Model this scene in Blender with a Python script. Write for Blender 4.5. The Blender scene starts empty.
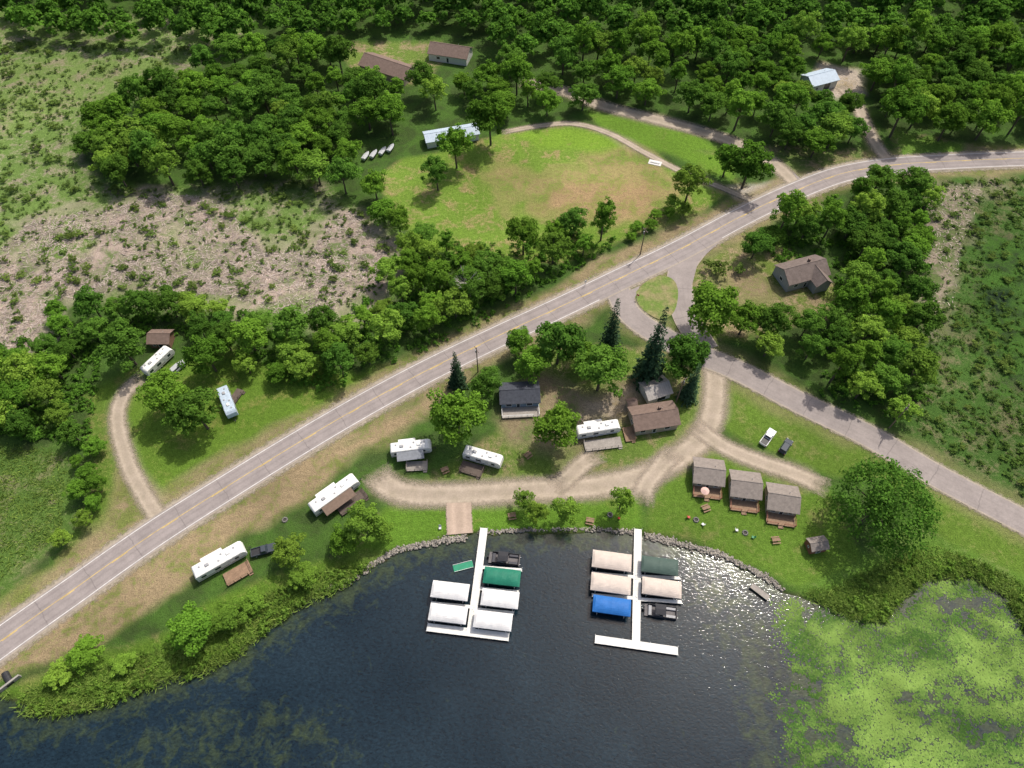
import bpy, math, random
import numpy as np
from mathutils import Vector
random.seed(7); rng = np.random.default_rng(7)
scene = bpy.context.scene; col = scene.collection
R = math.radians
# ------------------------------------------------------------ camera geometry
H = 152.0; TH = R(56); F = 683.0
cT, sT = math.cos(TH), math.sin(TH)
def G(px, py, z=0.0):
    dx = (px-512)/F; dy = -(py-384)/F
    vx = dx; vy = cT+dy*sT; vz = -sT+dy*cT
    t = (z-H)/vz
    return Vector((vx*t, vy*t, z))
def S(py): return (F*sT+(py-384)*cT)/H
def ang(a, b, z=0):
    p, q = G(a[0], a[1], z), G(b[0], b[1], z)
    return math.atan2(q.y-p.y, q.x-p.x), (q-p).length
cam = bpy.data.cameras.new('camera'); co = bpy.data.objects.new('camera', cam); col.objects.link(co)
co.location = (0, 0, H); co.rotation_euler = (R(90)-TH, 0, 0)
cam.sensor_width = 36; cam.lens = 36*F/1024; cam.clip_end = 6000; cam.clip_start = 1
scene.camera = co
# ------------------------------------------------------------ light
SUN = Vector((0.62, 0.78, 0)).normalized(); EL = R(57)
w = bpy.data.worlds.new("World"); scene.world = w; w.use_nodes = True
nt = w.node_tree; bg = nt.nodes['Background']
sky = nt.nodes.new('ShaderNodeTexSky'); sky.sky_type = 'NISHITA'; sky.sun_disc = False
sky.sun_elevation = EL; sky.sun_rotation = math.atan2(SUN.x, SUN.y); sky.dust_density = 5
nt.links.new(sky.outputs[0], bg.inputs[0]); bg.inputs[1].default_value = 0.15
sl = bpy.data.lights.new('sun', 'SUN'); sl.energy = 3.8; sl.angle = R(0.9); sl.color = (1, .95, .86)
so = bpy.data.objects.new('sun', sl); col.objects.link(so)
d = Vector((SUN.x*math.cos(EL), SUN.y*math.cos(EL), math.sin(EL)))
so.rotation_euler = (-d).to_track_quat('-Z', 'Y').to_euler(); so.location = (0, 0, 300)
scene.view_settings.view_transform = 'Standard'; scene.view_settings.look = 'None'
scene.view_settings.exposure = 0
# ------------------------------------------------------------ materials
class NT:
    def __init__(s, name):
        s.m = bpy.data.materials.new(name); s.m.use_nodes = True; s.t = s.m.node_tree
        s.p = s.t.nodes['Principled BSDF']; s.out = s.t.nodes['Material Output']
    def n(s, typ, **kw):
        nd = s.t.nodes.new(typ)
        for k, v in kw.items(): setattr(nd, k, v)
        return nd
    def l(s, a, b): s.t.links.new(a, b)
    def val(s, sock, v):
        if hasattr(v, 'is_linked') or hasattr(v, 'links'): s.l(v, sock)
        else: sock.default_value = v
    def math(s, op, a, b=0.5, c=None, clamp=False):
        nd = s.n('ShaderNodeMath', operation=op, use_clamp=clamp)
        s.val(nd.inputs[0], a); s.val(nd.inputs[1], b)
        if c is not None: s.val(nd.inputs[2], c)
        return nd.outputs[0]
    def noise(s, vec, scale, detail=4, rough=.6, dist=0):
        nd = s.n('ShaderNodeTexNoise'); nd.inputs['Scale'].default_value = scale
        nd.inputs['Detail'].default_value = detail; nd.inputs['Roughness'].default_value = rough
        nd.inputs['Distortion'].default_value = dist
        s.l(vec, nd.inputs['Vector']); return nd.outputs['Fac']
    def ramp(s, v, lo, hi, a=0.0, b=1.0):
        nd = s.n('ShaderNodeMapRange'); s.val(nd.inputs[0], v)
        for i, x in enumerate((lo, hi, a, b)): s.val(nd.inputs[i+1], x)
        return nd.outputs[0]
    def mix(s, f, a, b, mode='MIX'):
        nd = s.n('ShaderNodeMix', data_type='RGBA', blend_type=mode)
        s.val(nd.inputs[0], f)
        for i, x in ((6, a), (7, b)):
            if isinstance(x, (tuple, list)): nd.inputs[i].default_value = (*x[:3], 1)
            else: s.l(x, nd.inputs[i])
        return nd.outputs[2]
    def scale(s, c, f):
        nd = s.n('ShaderNodeVectorMath', operation='SCALE')
        if isinstance(c, (tuple, list)): nd.inputs[0].default_value = c[:3]
        else: s.l(c, nd.inputs[0])
        s.val(nd.inputs['Scale'], f); return nd.outputs[0]
    def bump(s, h, strength=.5, dist=.1):
        nd = s.n('ShaderNodeBump'); nd.inputs['Strength'].default_value = strength
        nd.inputs['Distance'].default_value = dist; s.l(h, nd.inputs['Height'])
        s.l(nd.outputs[0], s.p.inputs['Normal'])
def geo(k): return k.n('ShaderNodeNewGeometry').outputs['Position']
def objc(k): return k.n('ShaderNodeTexCoord').outputs['Object']
def attr(k, name, out='Fac'):
    nd = k.n('ShaderNodeAttribute'); nd.attribute_name = name; return nd.outputs[out]
_mc = {}
def M(name, c, rough=.6, var=.15, sc=1.5, metal=0, stripe=None, spec=.25):
    if name in _mc: return _mc[name]
    k = NT(name); v = objc(k)
    a = k.noise(v, sc, 5, .65); b = k.noise(v, sc*9, 3, .6)
    f = k.math('ADD', k.ramp(a, .3, .7, 1-var, 1+var), k.ramp(b, .3, .7, -var*.5, var*.5))
    if stripe:
        ax, per, amt = stripe
        sp = k.n('ShaderNodeSeparateXYZ'); k.l(v, sp.inputs[0])
        fr = k.math('FRACT', k.math('DIVIDE', sp.outputs[ax], per))
        g = k.math('LESS_THAN', fr, .16)
        f = k.math('MULTIPLY', f, k.math('SUBTRACT', 1.0, k.math('MULTIPLY', g, amt)))
    k.l(k.scale(c, f), k.p.inputs['Base Color'])
    k.p.inputs['Roughness'].default_value = rough; k.p.inputs['Metallic'].default_value = metal
    k.p.inputs['Specular IOR Level'].default_value = spec
    _mc[name] = k.m; return k.m
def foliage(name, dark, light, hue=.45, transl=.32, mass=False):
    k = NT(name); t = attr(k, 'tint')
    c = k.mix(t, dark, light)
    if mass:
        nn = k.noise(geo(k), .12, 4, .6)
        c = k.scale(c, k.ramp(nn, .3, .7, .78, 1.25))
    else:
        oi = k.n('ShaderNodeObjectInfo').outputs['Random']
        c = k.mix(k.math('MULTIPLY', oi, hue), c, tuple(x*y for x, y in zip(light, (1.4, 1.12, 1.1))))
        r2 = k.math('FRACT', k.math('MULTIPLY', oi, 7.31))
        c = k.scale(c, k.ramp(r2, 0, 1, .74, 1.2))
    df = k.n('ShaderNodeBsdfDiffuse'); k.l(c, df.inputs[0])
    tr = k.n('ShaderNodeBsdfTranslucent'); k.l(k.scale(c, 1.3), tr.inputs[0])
    mx = k.n('ShaderNodeMixShader'); mx.inputs[0].default_value = transl
    k.t.nodes.remove(k.p)
    k.l(df.outputs[0], mx.inputs[1]); k.l(tr.outputs[0], mx.inputs[2]); k.l(mx.outputs[0], k.out.inputs[0])
    return k.m
LEAF = foliage('leaves', (.058, .140, .018), (.145, .300, .034))
LEAFD = foliage('dark_leaves', (.045, .115, .019), (.112, .245, .034))
LEAFL = foliage('pale_leaves', (.09, .18, .026), (.20, .35, .048))
LEAFM = foliage('mass_leaves', (.05, .12, .018), (.125, .265, .034), mass=True)
NEED = foliage('needles', (.024, .052, .026), (.06, .115, .055), .2, .1)
SCRUB = foliage('scrub_leaves', (.075, .14, .03), (.16, .25, .055))
SCRUBM = foliage('scrub_mass', (.085, .145, .035), (.18, .26, .065), mass=True)
BANK = foliage('bank_leaves', (.085, .16, .025), (.19, .31, .05), mass=True)
REED = foliage('reed_leaves', (.11, .19, .035), (.25, .34, .075), mass=True)
MARSH = foliage('marsh_leaves', (.05, .10, .02), (.13, .21, .045), mass=True)
DRY = foliage('dry_brush', (.20, .16, .135), (.54, .455, .395), 0, .05, mass=True)
BARK = M('bark', (.10, .08, .06), .9, .3, 4)
PALEBARK = M('pale_bark', (.34, .31, .27), .9, .2, 4)
# ------------------------------------------------------------ mesh helpers
def tag(o, label=None, cat=None, group=None, kind=None):
    if label: o['label'] = label
    if cat: o['category'] = cat
    if group: o['group'] = group
    if kind: o['kind'] = kind
    return o
def empty(name, loc, rz=0, label=None, cat=None, group=None, scale=None):
    o = bpy.data.objects.new(name, None); col.objects.link(o); o.location = loc; o.rotation_euler = (0, 0, rz)
    o.empty_display_size = .5
    if scale: o.scale = scale
    return tag(o, label, cat, group)
def link(name, me, parent=None):
    o = bpy.data.objects.new(name, me); col.objects.link(o); o.parent = parent; return o
class MB:
    def __init__(s): s.v = []; s.f = []
    def add(s, vs, fs):
        b = len(s.v); s.v += [tuple(x) for x in vs]; s.f += [tuple(i+b for i in f) for f in fs]; return s
    def frus(s, a, za, b, zb):   # a,b = (x0,x1,y0,y1)
        vs = [(a[0], a[2], za), (a[1], a[2], za), (a[1], a[3], za), (a[0], a[3], za),
              (b[0], b[2], zb), (b[1], b[2], zb), (b[1], b[3], zb), (b[0], b[3], zb)]
        return s.add(vs, [(3, 2, 1, 0), (4, 5, 6, 7), (0, 1, 5, 4), (1, 2, 6, 5), (2, 3, 7, 6), (3, 0, 4, 7)])
    def box(s, x0, x1, y0, y1, z0, z1): return s.frus((x0, x1, y0, y1), z0, (x0, x1, y0, y1), z1)
    def tube(s, p, q, r0, r1=None, n=8):
        r1 = r0 if r1 is None else r1
        p, q = Vector(p), Vector(q); ax = (q-p).normalized()
        u = ax.orthogonal().normalized(); v = ax.cross(u)
        vs = []
        for c, r in ((p, r0), (q, r1)):
            for i in range(n):
                a = 2*math.pi*i/n; vs.append(c+u*math.cos(a)*r+v*math.sin(a)*r)
        fs = [(i, (i+1) % n, n+(i+1) % n, n+i) for i in range(n)]+[tuple(range(n-1, -1, -1)), tuple(range(n, 2*n))]
        return s.add(vs, fs)
    def prism(s, prof, y0, y1):   # prof in (x,z)
        n = len(prof)
        vs = [(x, y0, z) for x, z in prof]+[(x, y1, z) for x, z in prof]
        return s.add(vs, [tuple(range(n)), tuple(range(2*n-1, n-1, -1))]+[(i, n+i, n+(i+1) % n, (i+1) % n) for i in range(n)])
    def build(s, name, mat, parent=None, bevel=0, smooth=False):
        me = bpy.data.meshes.new(name); me.from_pydata(s.v, [], s.f); me.materials.append(mat); me.update()
        if smooth:
            for p in me.polygons: p.use_smooth = True
        o = link(name, me, parent)
        if bevel:
            m = o.modifiers.new('bevel', 'BEVEL'); m.width = bevel; m.segments = 2; m.limit_method = 'ANGLE'
        return o
def np_mesh(name, V, Q, mat, tint=None):
    me = bpy.data.meshes.new(name); V = np.asarray(V, np.float32); Q = np.asarray(Q, np.int32)
    me.vertices.add(len(V)); me.vertices.foreach_set('co', V.ravel())
    me.loops.add(Q.size); me.loops.foreach_set('vertex_index', Q.ravel())
    me.polygons.add(len(Q)); me.polygons.foreach_set('loop_start', np.arange(0, Q.size, 4, dtype=np.int32))
    me.update(calc_edges=True); me.materials.append(mat)
    if tint is not None:
        a = me.attributes.new('tint', 'FLOAT', 'POINT'); a.data.foreach_set('value', np.asarray(tint, np.float32))
    return me
def unit(a): return a/np.maximum(np.linalg.norm(a, axis=-1, keepdims=True), 1e-6)
def leaves(C, N, sz, tint, asp=.75):
    n = len(C); N = unit(N); r = unit(rng.normal(size=(n, 3)))
    U = unit(np.cross(N, r)); W = np.cross(N, U)
    sz = sz[:, None]
    fold = N*sz*.25
    V = np.stack([C-U*sz, C-W*sz*asp+fold, C+U*sz, C+W*sz*asp+fold], 1).reshape(-1, 3)
    Q = np.arange(4*n).reshape(-1, 4)
    return V, Q, np.repeat(tint, 4)
def sph(n): return unit(rng.normal(size=(n, 3)))
def crown(R0=5.5, Ht=12.5, z0=.28, puffs=42, nl=125, leaf=.42, flat=1.0, irr=.25, pz=(.15, .30), rand=.6, rads=(.55, .92)):
    """clumps of leaf faces spread through an irregular crown"""
    zc = Ht*(z0+(1-z0)*.45); rz = Ht*(1-z0)*.5
    Cs, Ns, Ss, Ts = [], [], [], []
    lob = rng.uniform(-irr, irr, 5); ph = rng.uniform(0, 6.28, 5)
    for i in range(puffs):
        dr = sph(1)[0]
        if dr[2] < -.35: dr[2] = -dr[2]
        a = math.atan2(dr[1], dr[0]); k = 1+sum(lob[j]*math.cos((j+1)*a+ph[j]) for j in range(5))*.45
        rad = rng.uniform(*rads) if i % 5 else rng.uniform(.1, .5)
        c = np.array([dr[0]*R0*rad*k, dr[1]*R0*rad*k, zc+dr[2]*rz*rad*(1+rng.uniform(-.15, .2))])
        pr = rng.uniform(*pz)*R0
        m = max(5, int(nl*(pr/(.28*R0))**2))
        d_ = sph(m); d_[:, 2] = np.where(d_[:, 2] < -.3, -d_[:, 2], d_[:, 2])
        rr = pr*rng.uniform(.55, 1.15, m)[:, None]
        P = c+d_*rr*np.array([1, 1, .75*flat])
        Cs.append(P); out = unit(P-np.array([0, 0, zc]))
        Ns.append(d_*.65+out*.35+rng.normal(size=(m, 3))*rand+np.array([0, 0, .5]))
        Ss.append(rng.uniform(.55, 1.3, m)*leaf)
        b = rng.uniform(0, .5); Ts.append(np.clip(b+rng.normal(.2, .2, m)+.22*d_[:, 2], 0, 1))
    return leaves(np.concatenate(Cs), np.concatenate(Ns), np.concatenate(Ss), np.concatenate(Ts))
def conifer(R0=3.2, Ht=16, leaf=.34):
    Cs, Ns, Ss, Ts = [], [], [], []
    z = 1.2
    while z < Ht-.2:
        f = 1-z/Ht; r = R0*f**.85*rng.uniform(.85, 1.12); nb = max(5, int(13*f+5))
        a0 = rng.uniform(0, 6.28)
        for b in range(nb):
            a = a0+b*6.28/nb+rng.uniform(-.2, .2); rb = r*rng.uniform(.75, 1.1)
            m = max(5, int(rb*9)); t = rng.uniform(.12, 1, m)
            x = t*rb; wd = (1-t)*.55+.12
            off = rng.uniform(-1, 1, m)*wd
            P = np.stack([np.cos(a)*x-np.sin(a)*off, np.sin(a)*x+np.cos(a)*off, z-.28*x+rng.uniform(-.15, .15, m)], 1)
            Cs.append(P); Ns.append(np.array([np.cos(a)*.5, np.sin(a)*.5, 1])+rng.normal(size=(m, 3))*.45)
            Ss.append(rng.uniform(.6, 1.1, m)*leaf*(.5+.6*f)); Ts.append(np.clip(t*.7+rng.normal(0, .2, m), 0, 1))
        z += Ht*.045*rng.uniform(.8, 1.2)
    return leaves(np.concatenate(Cs), np.concatenate(Ns), np.concatenate(Ss), np.concatenate(Ts), .5)
def trunk_mesh(Ht, R0, r=.32, limbs=6, mat=BARK):
    mb = MB(); mb.tube((0, 0, -.2), (.15, .1, Ht*.35), r, r*.75, 8); mb.tube((.15, .1, Ht*.35), (0, .2, Ht*.8), r*.75, r*.25, 7)
    for i in range(limbs):
        a = i*6.28/limbs+random.uniform(-.3, .3); z = Ht*random.uniform(.28, .5)
        e = (math.cos(a)*R0*.6, math.sin(a)*R0*.6, z+Ht*.22)
        mb.tube((.1, .1, z), e, r*.4, r*.12, 5)
    me = bpy.data.meshes.new('trunk'); me.from_pydata(mb.v, [], mb.f); me.materials.append(mat); return me
PROTO = {}
def mkproto(kind, cr, mat, tr):
    V, Q, T = cr; me = np_mesh('crown', V, Q, mat, T); PROTO.setdefault(kind, []).append((me, tr))
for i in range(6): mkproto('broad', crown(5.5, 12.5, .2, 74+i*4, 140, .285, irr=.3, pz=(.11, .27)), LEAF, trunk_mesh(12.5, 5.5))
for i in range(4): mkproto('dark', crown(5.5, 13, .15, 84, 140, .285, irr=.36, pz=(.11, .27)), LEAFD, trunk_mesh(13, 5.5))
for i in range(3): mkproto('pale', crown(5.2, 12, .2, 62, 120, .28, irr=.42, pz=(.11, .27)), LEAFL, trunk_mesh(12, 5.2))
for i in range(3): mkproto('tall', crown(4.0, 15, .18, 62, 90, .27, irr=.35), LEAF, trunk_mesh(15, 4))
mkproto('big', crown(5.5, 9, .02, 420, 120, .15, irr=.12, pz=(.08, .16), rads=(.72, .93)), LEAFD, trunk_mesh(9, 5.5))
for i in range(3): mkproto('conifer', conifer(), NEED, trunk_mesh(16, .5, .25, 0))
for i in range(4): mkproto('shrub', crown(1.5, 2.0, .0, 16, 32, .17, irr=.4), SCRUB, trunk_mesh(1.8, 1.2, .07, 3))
PH = {'broad': (5.5, 12.5), 'dark': (5.5, 13), 'pale': (5.2, 12), 'tall': (4., 15), 'big': (5.5, 9), 'conifer': (3.2, 16), 'shrub': (1.5, 2.0)}
cnt = {}
TREES = []
def tree_at(x, y, rad, kind, label, group=None, hs=1.0, cat='tree', name=None):
    R0, Ht = PH[kind]; k = rad/R0
    i = cnt[kind] = cnt.get(kind, -1)+1
    me, tr = PROTO[kind][i % len(PROTO[kind])]
    name = name or {'conifer': 'conifer_tree', 'shrub': 'shrub'}.get(kind, 'deciduous_tree')
    e = empty(name, (x, y, -.05), random.uniform(0, 6.28), label, cat, group, (k, k, k*hs))
    link('crown', me, e); link('trunk', tr, e)
    TREES.append((x, y)); return e
def tree(px, py, dpx, kind, label, group=None, hs=1.0, cat='tree', name=None):
    R0, Ht = PH[kind]; rad = dpx/2/S(py); zc = Ht*rad/R0*hs*.55
    p = G(px, py, zc); return tree_at(p.x, p.y, rad, kind, label, group, hs, cat, name)
# ------------------------------------------------------------ 2D fields
class VN:
    def __init__(s, seed): s.g = np.random.default_rng(seed).uniform(-1, 1, (256, 256))
    def __call__(s, x, y, sc):
        x = x/sc+1000; y = y/sc+1000; i = np.floor(x).astype(int); j = np.floor(y).astype(int)
        f = x-i; g = y-j; f = f*f*(3-2*f); g = g*g*(3-2*g)
        a = s.g[i % 256, j % 256]; b = s.g[(i+1) % 256, j % 256]; c = s.g[i % 256, (j+1) % 256]; d_ = s.g[(i+1) % 256, (j+1) % 256]
        return (a*(1-f)+b*f)*(1-g)+(c*(1-f)+d_*f)*g
vn = VN(3)
def fbm(x, y, sc): return vn(x, y, sc)*.55+vn(x+77, y-31, sc/2.1)*.3+vn(x-7, y+131, sc/4.3)*.15
def wpoly(pts, z=0): return np.array([(lambda p: (p.x, p.y))(G(a, b, z)) for a, b in pts])
def sdf(X, Y, P):
    n = len(P); dd = np.full(X.shape, 1e9); ins = np.zeros(X.shape, bool)
    for i in range(n):
        ax, ay = P[i]; bx, by = P[(i+1) % n]; ex, ey = bx-ax, by-ay
        wx, wy = X-ax, Y-ay; t = np.clip((wx*ex+wy*ey)/(ex*ex+ey*ey+1e-9), 0, 1)
        dd = np.minimum(dd, (wx-ex*t)**2+(wy-ey*t)**2)
        c = ((ay > Y) != (by > Y))
        with np.errstate(divide='ignore', invalid='ignore'):
            xx = (bx-ax)*(Y-ay)/((by-ay) if by != ay else 1e-9)+ax
        ins ^= (c & (X < xx))
    dd = np.sqrt(dd); return np.where(ins, -dd, dd)
def pdist(X, Y, P):
    dd = np.full(X.shape, 1e9)
    for i in range(len(P)-1):
        ax, ay = P[i]; bx, by = P[i+1]; ex, ey = bx-ax, by-ay
        wx, wy = X-ax, Y-ay; t = np.clip((wx*ex+wy*ey)/(ex*ex+ey*ey+1e-9), 0, 1)
        dd = np.minimum(dd, (wx-ex*t)**2+(wy-ey*t)**2)
    return np.sqrt(dd)
def spline(P, step=1.5):
    P = [np.array(p, float) for p in P]; P = [2*P[0]-P[1]]+P+[2*P[-1]-P[-2]]; out = []
    for i in range(1, len(P)-2):
        n = max(2, int(np.linalg.norm(P[i+1]-P[i])/step))
        for j in range(n):
            t = j/n
            out.append(.5*((2*P[i])+(-P[i-1]+P[i+1])*t+(2*P[i-1]-5*P[i]+4*P[i+1]-P[i+2])*t*t+(-P[i-1]+3*P[i]-3*P[i+1]+P[i+2])*t**3))
    out.append(P[-2]); return np.array(out)
# ------------------------------------------------------------ layout lines
main_px = [(-60, 688), (0, 643), (75, 590), (150, 537), (230, 486), (300, 443), (365, 405), (430, 370), (500, 336), (560, 308), (620, 279), (680, 250), (740, 218), (790, 194), (840, 175), (890, 166), (950, 162), (1024, 159), (1120, 157)]
MAIN = spline(wpoly(main_px))
SEC = spline(wpoly([(616, 286), (628, 312), (655, 333), (700, 355), (740, 372), (800, 403), (870, 437), (940, 478), (1024, 522), (1120, 574)]))
LINK = spline(wpoly([(700, 243), (682, 268), (680, 292), (686, 318), (706, 350)]))
DR = {
 'gravel_drive': (spline(wpoly([(706, 354), (714, 370), (715, 388), (712, 415), (700, 440), (672, 462), (640, 477), (590, 487), (520, 491), (450, 495), (405, 493), (384, 483), (374, 470)])), 3.0),
 'gravel_spur': (spline(wpoly([(692, 424), (708, 436), (728, 449), (760, 462), (795, 474), (830, 490)])), 2.2),
 'gravel_turn': (spline(wpoly([(676, 450), (656, 472), (645, 488), (641, 506)])), 2.3),
 'farm_drive': (spline(wpoly([(170, 528), (158, 516), (146, 498), (130, 468), (120, 435), (118, 412), (126, 392), (146, 374)])), 2.0),
 'field_track': (spline(wpoly([(500, 133), (540, 126), (575, 124), (610, 134), (645, 153), (682, 172), (722, 188), (748, 199), (770, 203)])), 1.2),
 'wood_lane': (spline(wpoly([(806, 196), (790, 178), (768, 160), (735, 143), (700, 131), (650, 118), (600, 105), (560, 90), (520, 82)])), 2.7),
 'house_lane': (spline(wpoly([(896, 168), (878, 148), (866, 125), (855, 102), (838, 84)])), 2.2),
 'trees_path': (spline(wpoly([(552, 490), (568, 478), (584, 463), (602, 452)])), 2.2),
}
shore = [(-110, 703), (-50, 700), (0, 698), (28, 712), (60, 713), (110, 702), (150, 685), (200, 672), (240, 652), (262, 632), (300, 605), (345, 586), (372, 566), (400, 551), (440, 543), (480, 534), (540, 531), (600, 531), (650, 537), (690, 547), (730, 560), (765, 578), (788, 592), (820, 606), (850, 618), (885, 622), (905, 598), (930, 580), (975, 578), (1010, 598), (1030, 636), (1120, 648)]
SH = wpoly(shore)
LAKE = np.concatenate([[[-700, SH[0][1]-6]], SH, [[700, SH[-1][1]], [700, -600], [-700, -600]]])
# ------------------------------------------------------------ ground sheet
def axis(a, b, st, far):
    c = list(np.arange(a, b+.01, st)); lo = []; x = a; s = st
    while x > -far: s *= 1.35; x -= s; lo.append(x)
    hi = []; x = c[-1]; s = st
    while x < far: s *= 1.35; x += s; hi.append(x)
    return np.array(lo[::-1]+c+hi)
ax_ = axis(-235, 235, .75, 4000); ay_ = axis(14, 315, .75, 4000)
X, Y = np.meshgrid(ax_, ay_); X = X.ravel(); Y = Y.ravel()
dl = sdf(X, Y, LAKE)
dlw = dl+fbm(X, Y, 4)*1.2
Z = np.where(dlw < 1.6, np.maximum(-.5+dlw*.32, -2.6), 0.0)
Z += np.where(dlw > 2, (fbm(X, Y, 9)*.06), 0)
C1 = np.zeros((len(X), 3)); C2 = np.zeros((len(X), 3)); MX = np.zeros(len(X))
C1[:] = (.06, .12, .022); C2[:] = (.045, .075, .02); MX[:] = .5
wob = fbm(X+40, Y, 12)
def put(wt, c1, c2, mx):
    global C1, C2, MX
    C1 += (np.array(c1)-C1)*wt[:, None]; C2 += (np.array(c2)-C2)*wt[:, None]; MX += (mx-MX)*wt
def paint(pts, c1, c2, mx, soft=2.5, wb=4, op=1.0):
    P = wpoly(pts); lo = P.min(0)-14; hi = P.max(0)+14
    m = (X > lo[0]) & (X < hi[0]) & (Y > lo[1]) & (Y < hi[1])
    wt = np.zeros(len(X)); dd = sdf(X[m], Y[m], P)+wob[m]*wb
    wt[m] = np.clip(.5-dd/soft, 0, 1)*op; put(wt, c1, c2, mx)
LAWN2 = (.135, .155, .045); TAN = (.255, .20, .115); PINK = (.38, .30, .25)
paint([(-160, 0), (250, 20), (230, 50), (190, 75), (95, 115), (75, 165), (115, 190), (240, 185), (310, 180), (400, 230), (390, 300), (330, 330), (60, 300), (0, 350), (-160, 360)], (.12, .19, .046), (.25, .22, .15), .38, 5)
dry_px = [(-160, 310), (0, 250), (30, 222), (80, 212), (130, 204), (160, 193), (215, 198), (245, 225), (262, 250), (310, 252), (340, 215), (358, 212), (385, 245), (378, 285), (340, 308), (300, 322), (230, 296), (170, 292), (130, 288), (60, 300), (30, 345), (-160, 380)]
paint(dry_px, PINK, (.125, .165, .06), .50, 8, 15)
paint([(60, 215), (100, 222), (90, 255), (50, 265), (20, 255)], (.12, .185, .045), PINK, .4, 6, 6)
paint([(150, 232), (200, 240), (210, 268), (160, 262)], (.12, .185, .045), PINK, .45, 8, 10)
paint([(0, 60), (120, 60), (190, 60), (160, 100), (60, 110), (0, 140)], (.14, .205, .055), (.22, .20, .12), .4, 6, 6)
# ball field
paint([(375, 175), (400, 158), (455, 148), (510, 130), (570, 124), (628, 138), (684, 168), (728, 190), (704, 214), (650, 230), (610, 250), (560, 262), (500, 268), (440, 250), (400, 225)], (.135, .22, .032), (.25, .21, .09), .38, 2, 2)
paint([(470, 165), (540, 165), (580, 160), (650, 152), (684, 180), (660, 212), (600, 226), (545, 225), (490, 205)], (.27, .225, .095), (.16, .21, .045), .50, 8, 12)
paint([(510, 205), (590, 180), (650, 190), (640, 212), (560, 225)], (.30, .21, .11), (.2, .2, .06), .44, 6, 8)
paint([(500, 131), (570, 126), (625, 140), (600, 150), (540, 150)], (.16, .27, .03), (.2, .2, .06), .22, 5, 4)
paint([(585, 112), (640, 118), (700, 135), (732, 155), (735, 182), (690, 165), (640, 143), (600, 128)], (.12, .22, .025), (.14, .18, .04), .25, 3, 2)
paint([(600, 255), (680, 222), (735, 195), (780, 195), (740, 215), (640, 268), (560, 305), (520, 318), (560, 285)], TAN, (.14, .17, .05), .4, 3, 3)
paint([(730, 186), (790, 180), (800, 195), (770, 205), (735, 200)], (.38, .34, .29), TAN, .3, 3, 2)
# right yard
paint([(690, 268), (705, 255), (745, 235), (790, 250), (840, 285), (830, 315), (760, 335), (715, 335), (696, 300)], (.12, .165, .035), TAN, .5, 3, 4)
paint([(715, 268), (745, 262), (790, 290), (770, 305), (730, 300)], TAN, (.13, .16, .04), .4, 5, 5)
# right marsh
paint([(925, 178), (1160, 168), (1160, 620), (1024, 500), (935, 452), (900, 420), (932, 380), (925, 260)], (.05, .105, .02), (.125, .125, .06), .44, 4, 5)
paint([(975, 230), (1024, 240), (1160, 300), (1160, 400), (1000, 390), (960, 330)], (.05, .115, .018), (.028, .05, .016), .42, 8, 8)
paint([(930, 188), (985, 183), (980, 215), (962, 250), (955, 300), (945, 335), (925, 300), (925, 230)], (.27, .215, .17), (.09, .125, .04), .55, 7, 10)
paint([(985, 290), (1010, 290), (1012, 312), (990, 318)], (.012, .024, .012), (.04, .08, .018), .35, 3, 4)
# park south of the road
paint([(-160, 760), (-60, 725), (0, 690), (130, 640), (240, 600), (330, 560), (400, 500), (480, 440), (560, 345), (700, 350), (720, 390), (712, 440), (640, 485), (640, 535), (480, 538), (340, 590), (260, 640), (100, 705), (0, 700)], (.105, .165, .03), (.20, .175, .085), .38, 2, 3)
paint([(500, 385), (545, 378), (600, 385), (640, 375), (640, 410), (600, 425), (560, 460), (500, 450), (480, 420)], (.22, .175, .105), (.12, .15, .05), .45, 5, 6)
paint([(575, 395), (635, 390), (625, 420), (580, 420)], (.34, .28, .21), TAN, .4, 4, 4)
paint([(350, 555), (385, 510), (450, 506), (640, 494), (645, 530), (600, 530), (480, 533), (400, 548)], (.10, .195, .022), (.13, .17, .035), .25, 2, 1.5)
paint([(640, 535), (652, 492), (700, 450), (740, 455), (830, 492), (862, 560), (800, 590), (730, 558), (690, 545)], (.092, .165, .022), (.14, .16, .045), .30, 2, 2)
paint([(718, 386), (770, 392), (850, 437), (1024, 532), (1160, 605), (1160, 640), (960, 560), (880, 480), (830, 472), (740, 440), (718, 425)], (.10, .17, .024), (.15, .17, .05), .34, 2, 2)
# left lawns
paint([(85, 400), (130, 372), (215, 350), (330, 372), (420, 362), (300, 437), (230, 480), (165, 512), (150, 505), (120, 460)], (.10, .175, .022), (.16, .175, .045), .33, 3, 4)
paint([(85, 400), (110, 400), (125, 460), (150, 520), (100, 560), (0, 625), (-160, 730), (-160, 660), (0, 600), (50, 570), (88, 520), (92, 450)], (.10, .165, .026), (.18, .17, .06), .38, 3, 3)
paint([(-160, 430), (0, 440), (60, 450), (72, 480), (62, 540), (0, 585), (-160, 640)], (.085, .15, .03), (.17, .17, .08), .38, 4, 5)
paint([(115, 470), (145, 495), (140, 530), (100, 560), (60, 570), (110, 520)], TAN, LAWN2, .5, 4, 4)
for P, wd, op in ((MAIN[::4], 9.5, .85), (SEC[::3], 7.2, .5)):
    dd = pdist(X, Y, P)+wob*3; put(np.clip((wd-dd)/3, 0, 1)*op, (.245, .195, .11), (.13, .16, .04), .42)
paint([(-160, 775), (-60, 705), (0, 664), (150, 558), (300, 463), (420, 398), (470, 380), (420, 420), (380, 445), (320, 480), (270, 522), (215, 560), (180, 590), (120, 632), (60, 660), (0, 682), (-160, 790)], (.27, .205, .12), (.14, .16, .045), .40, 3, 3.5)
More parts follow.
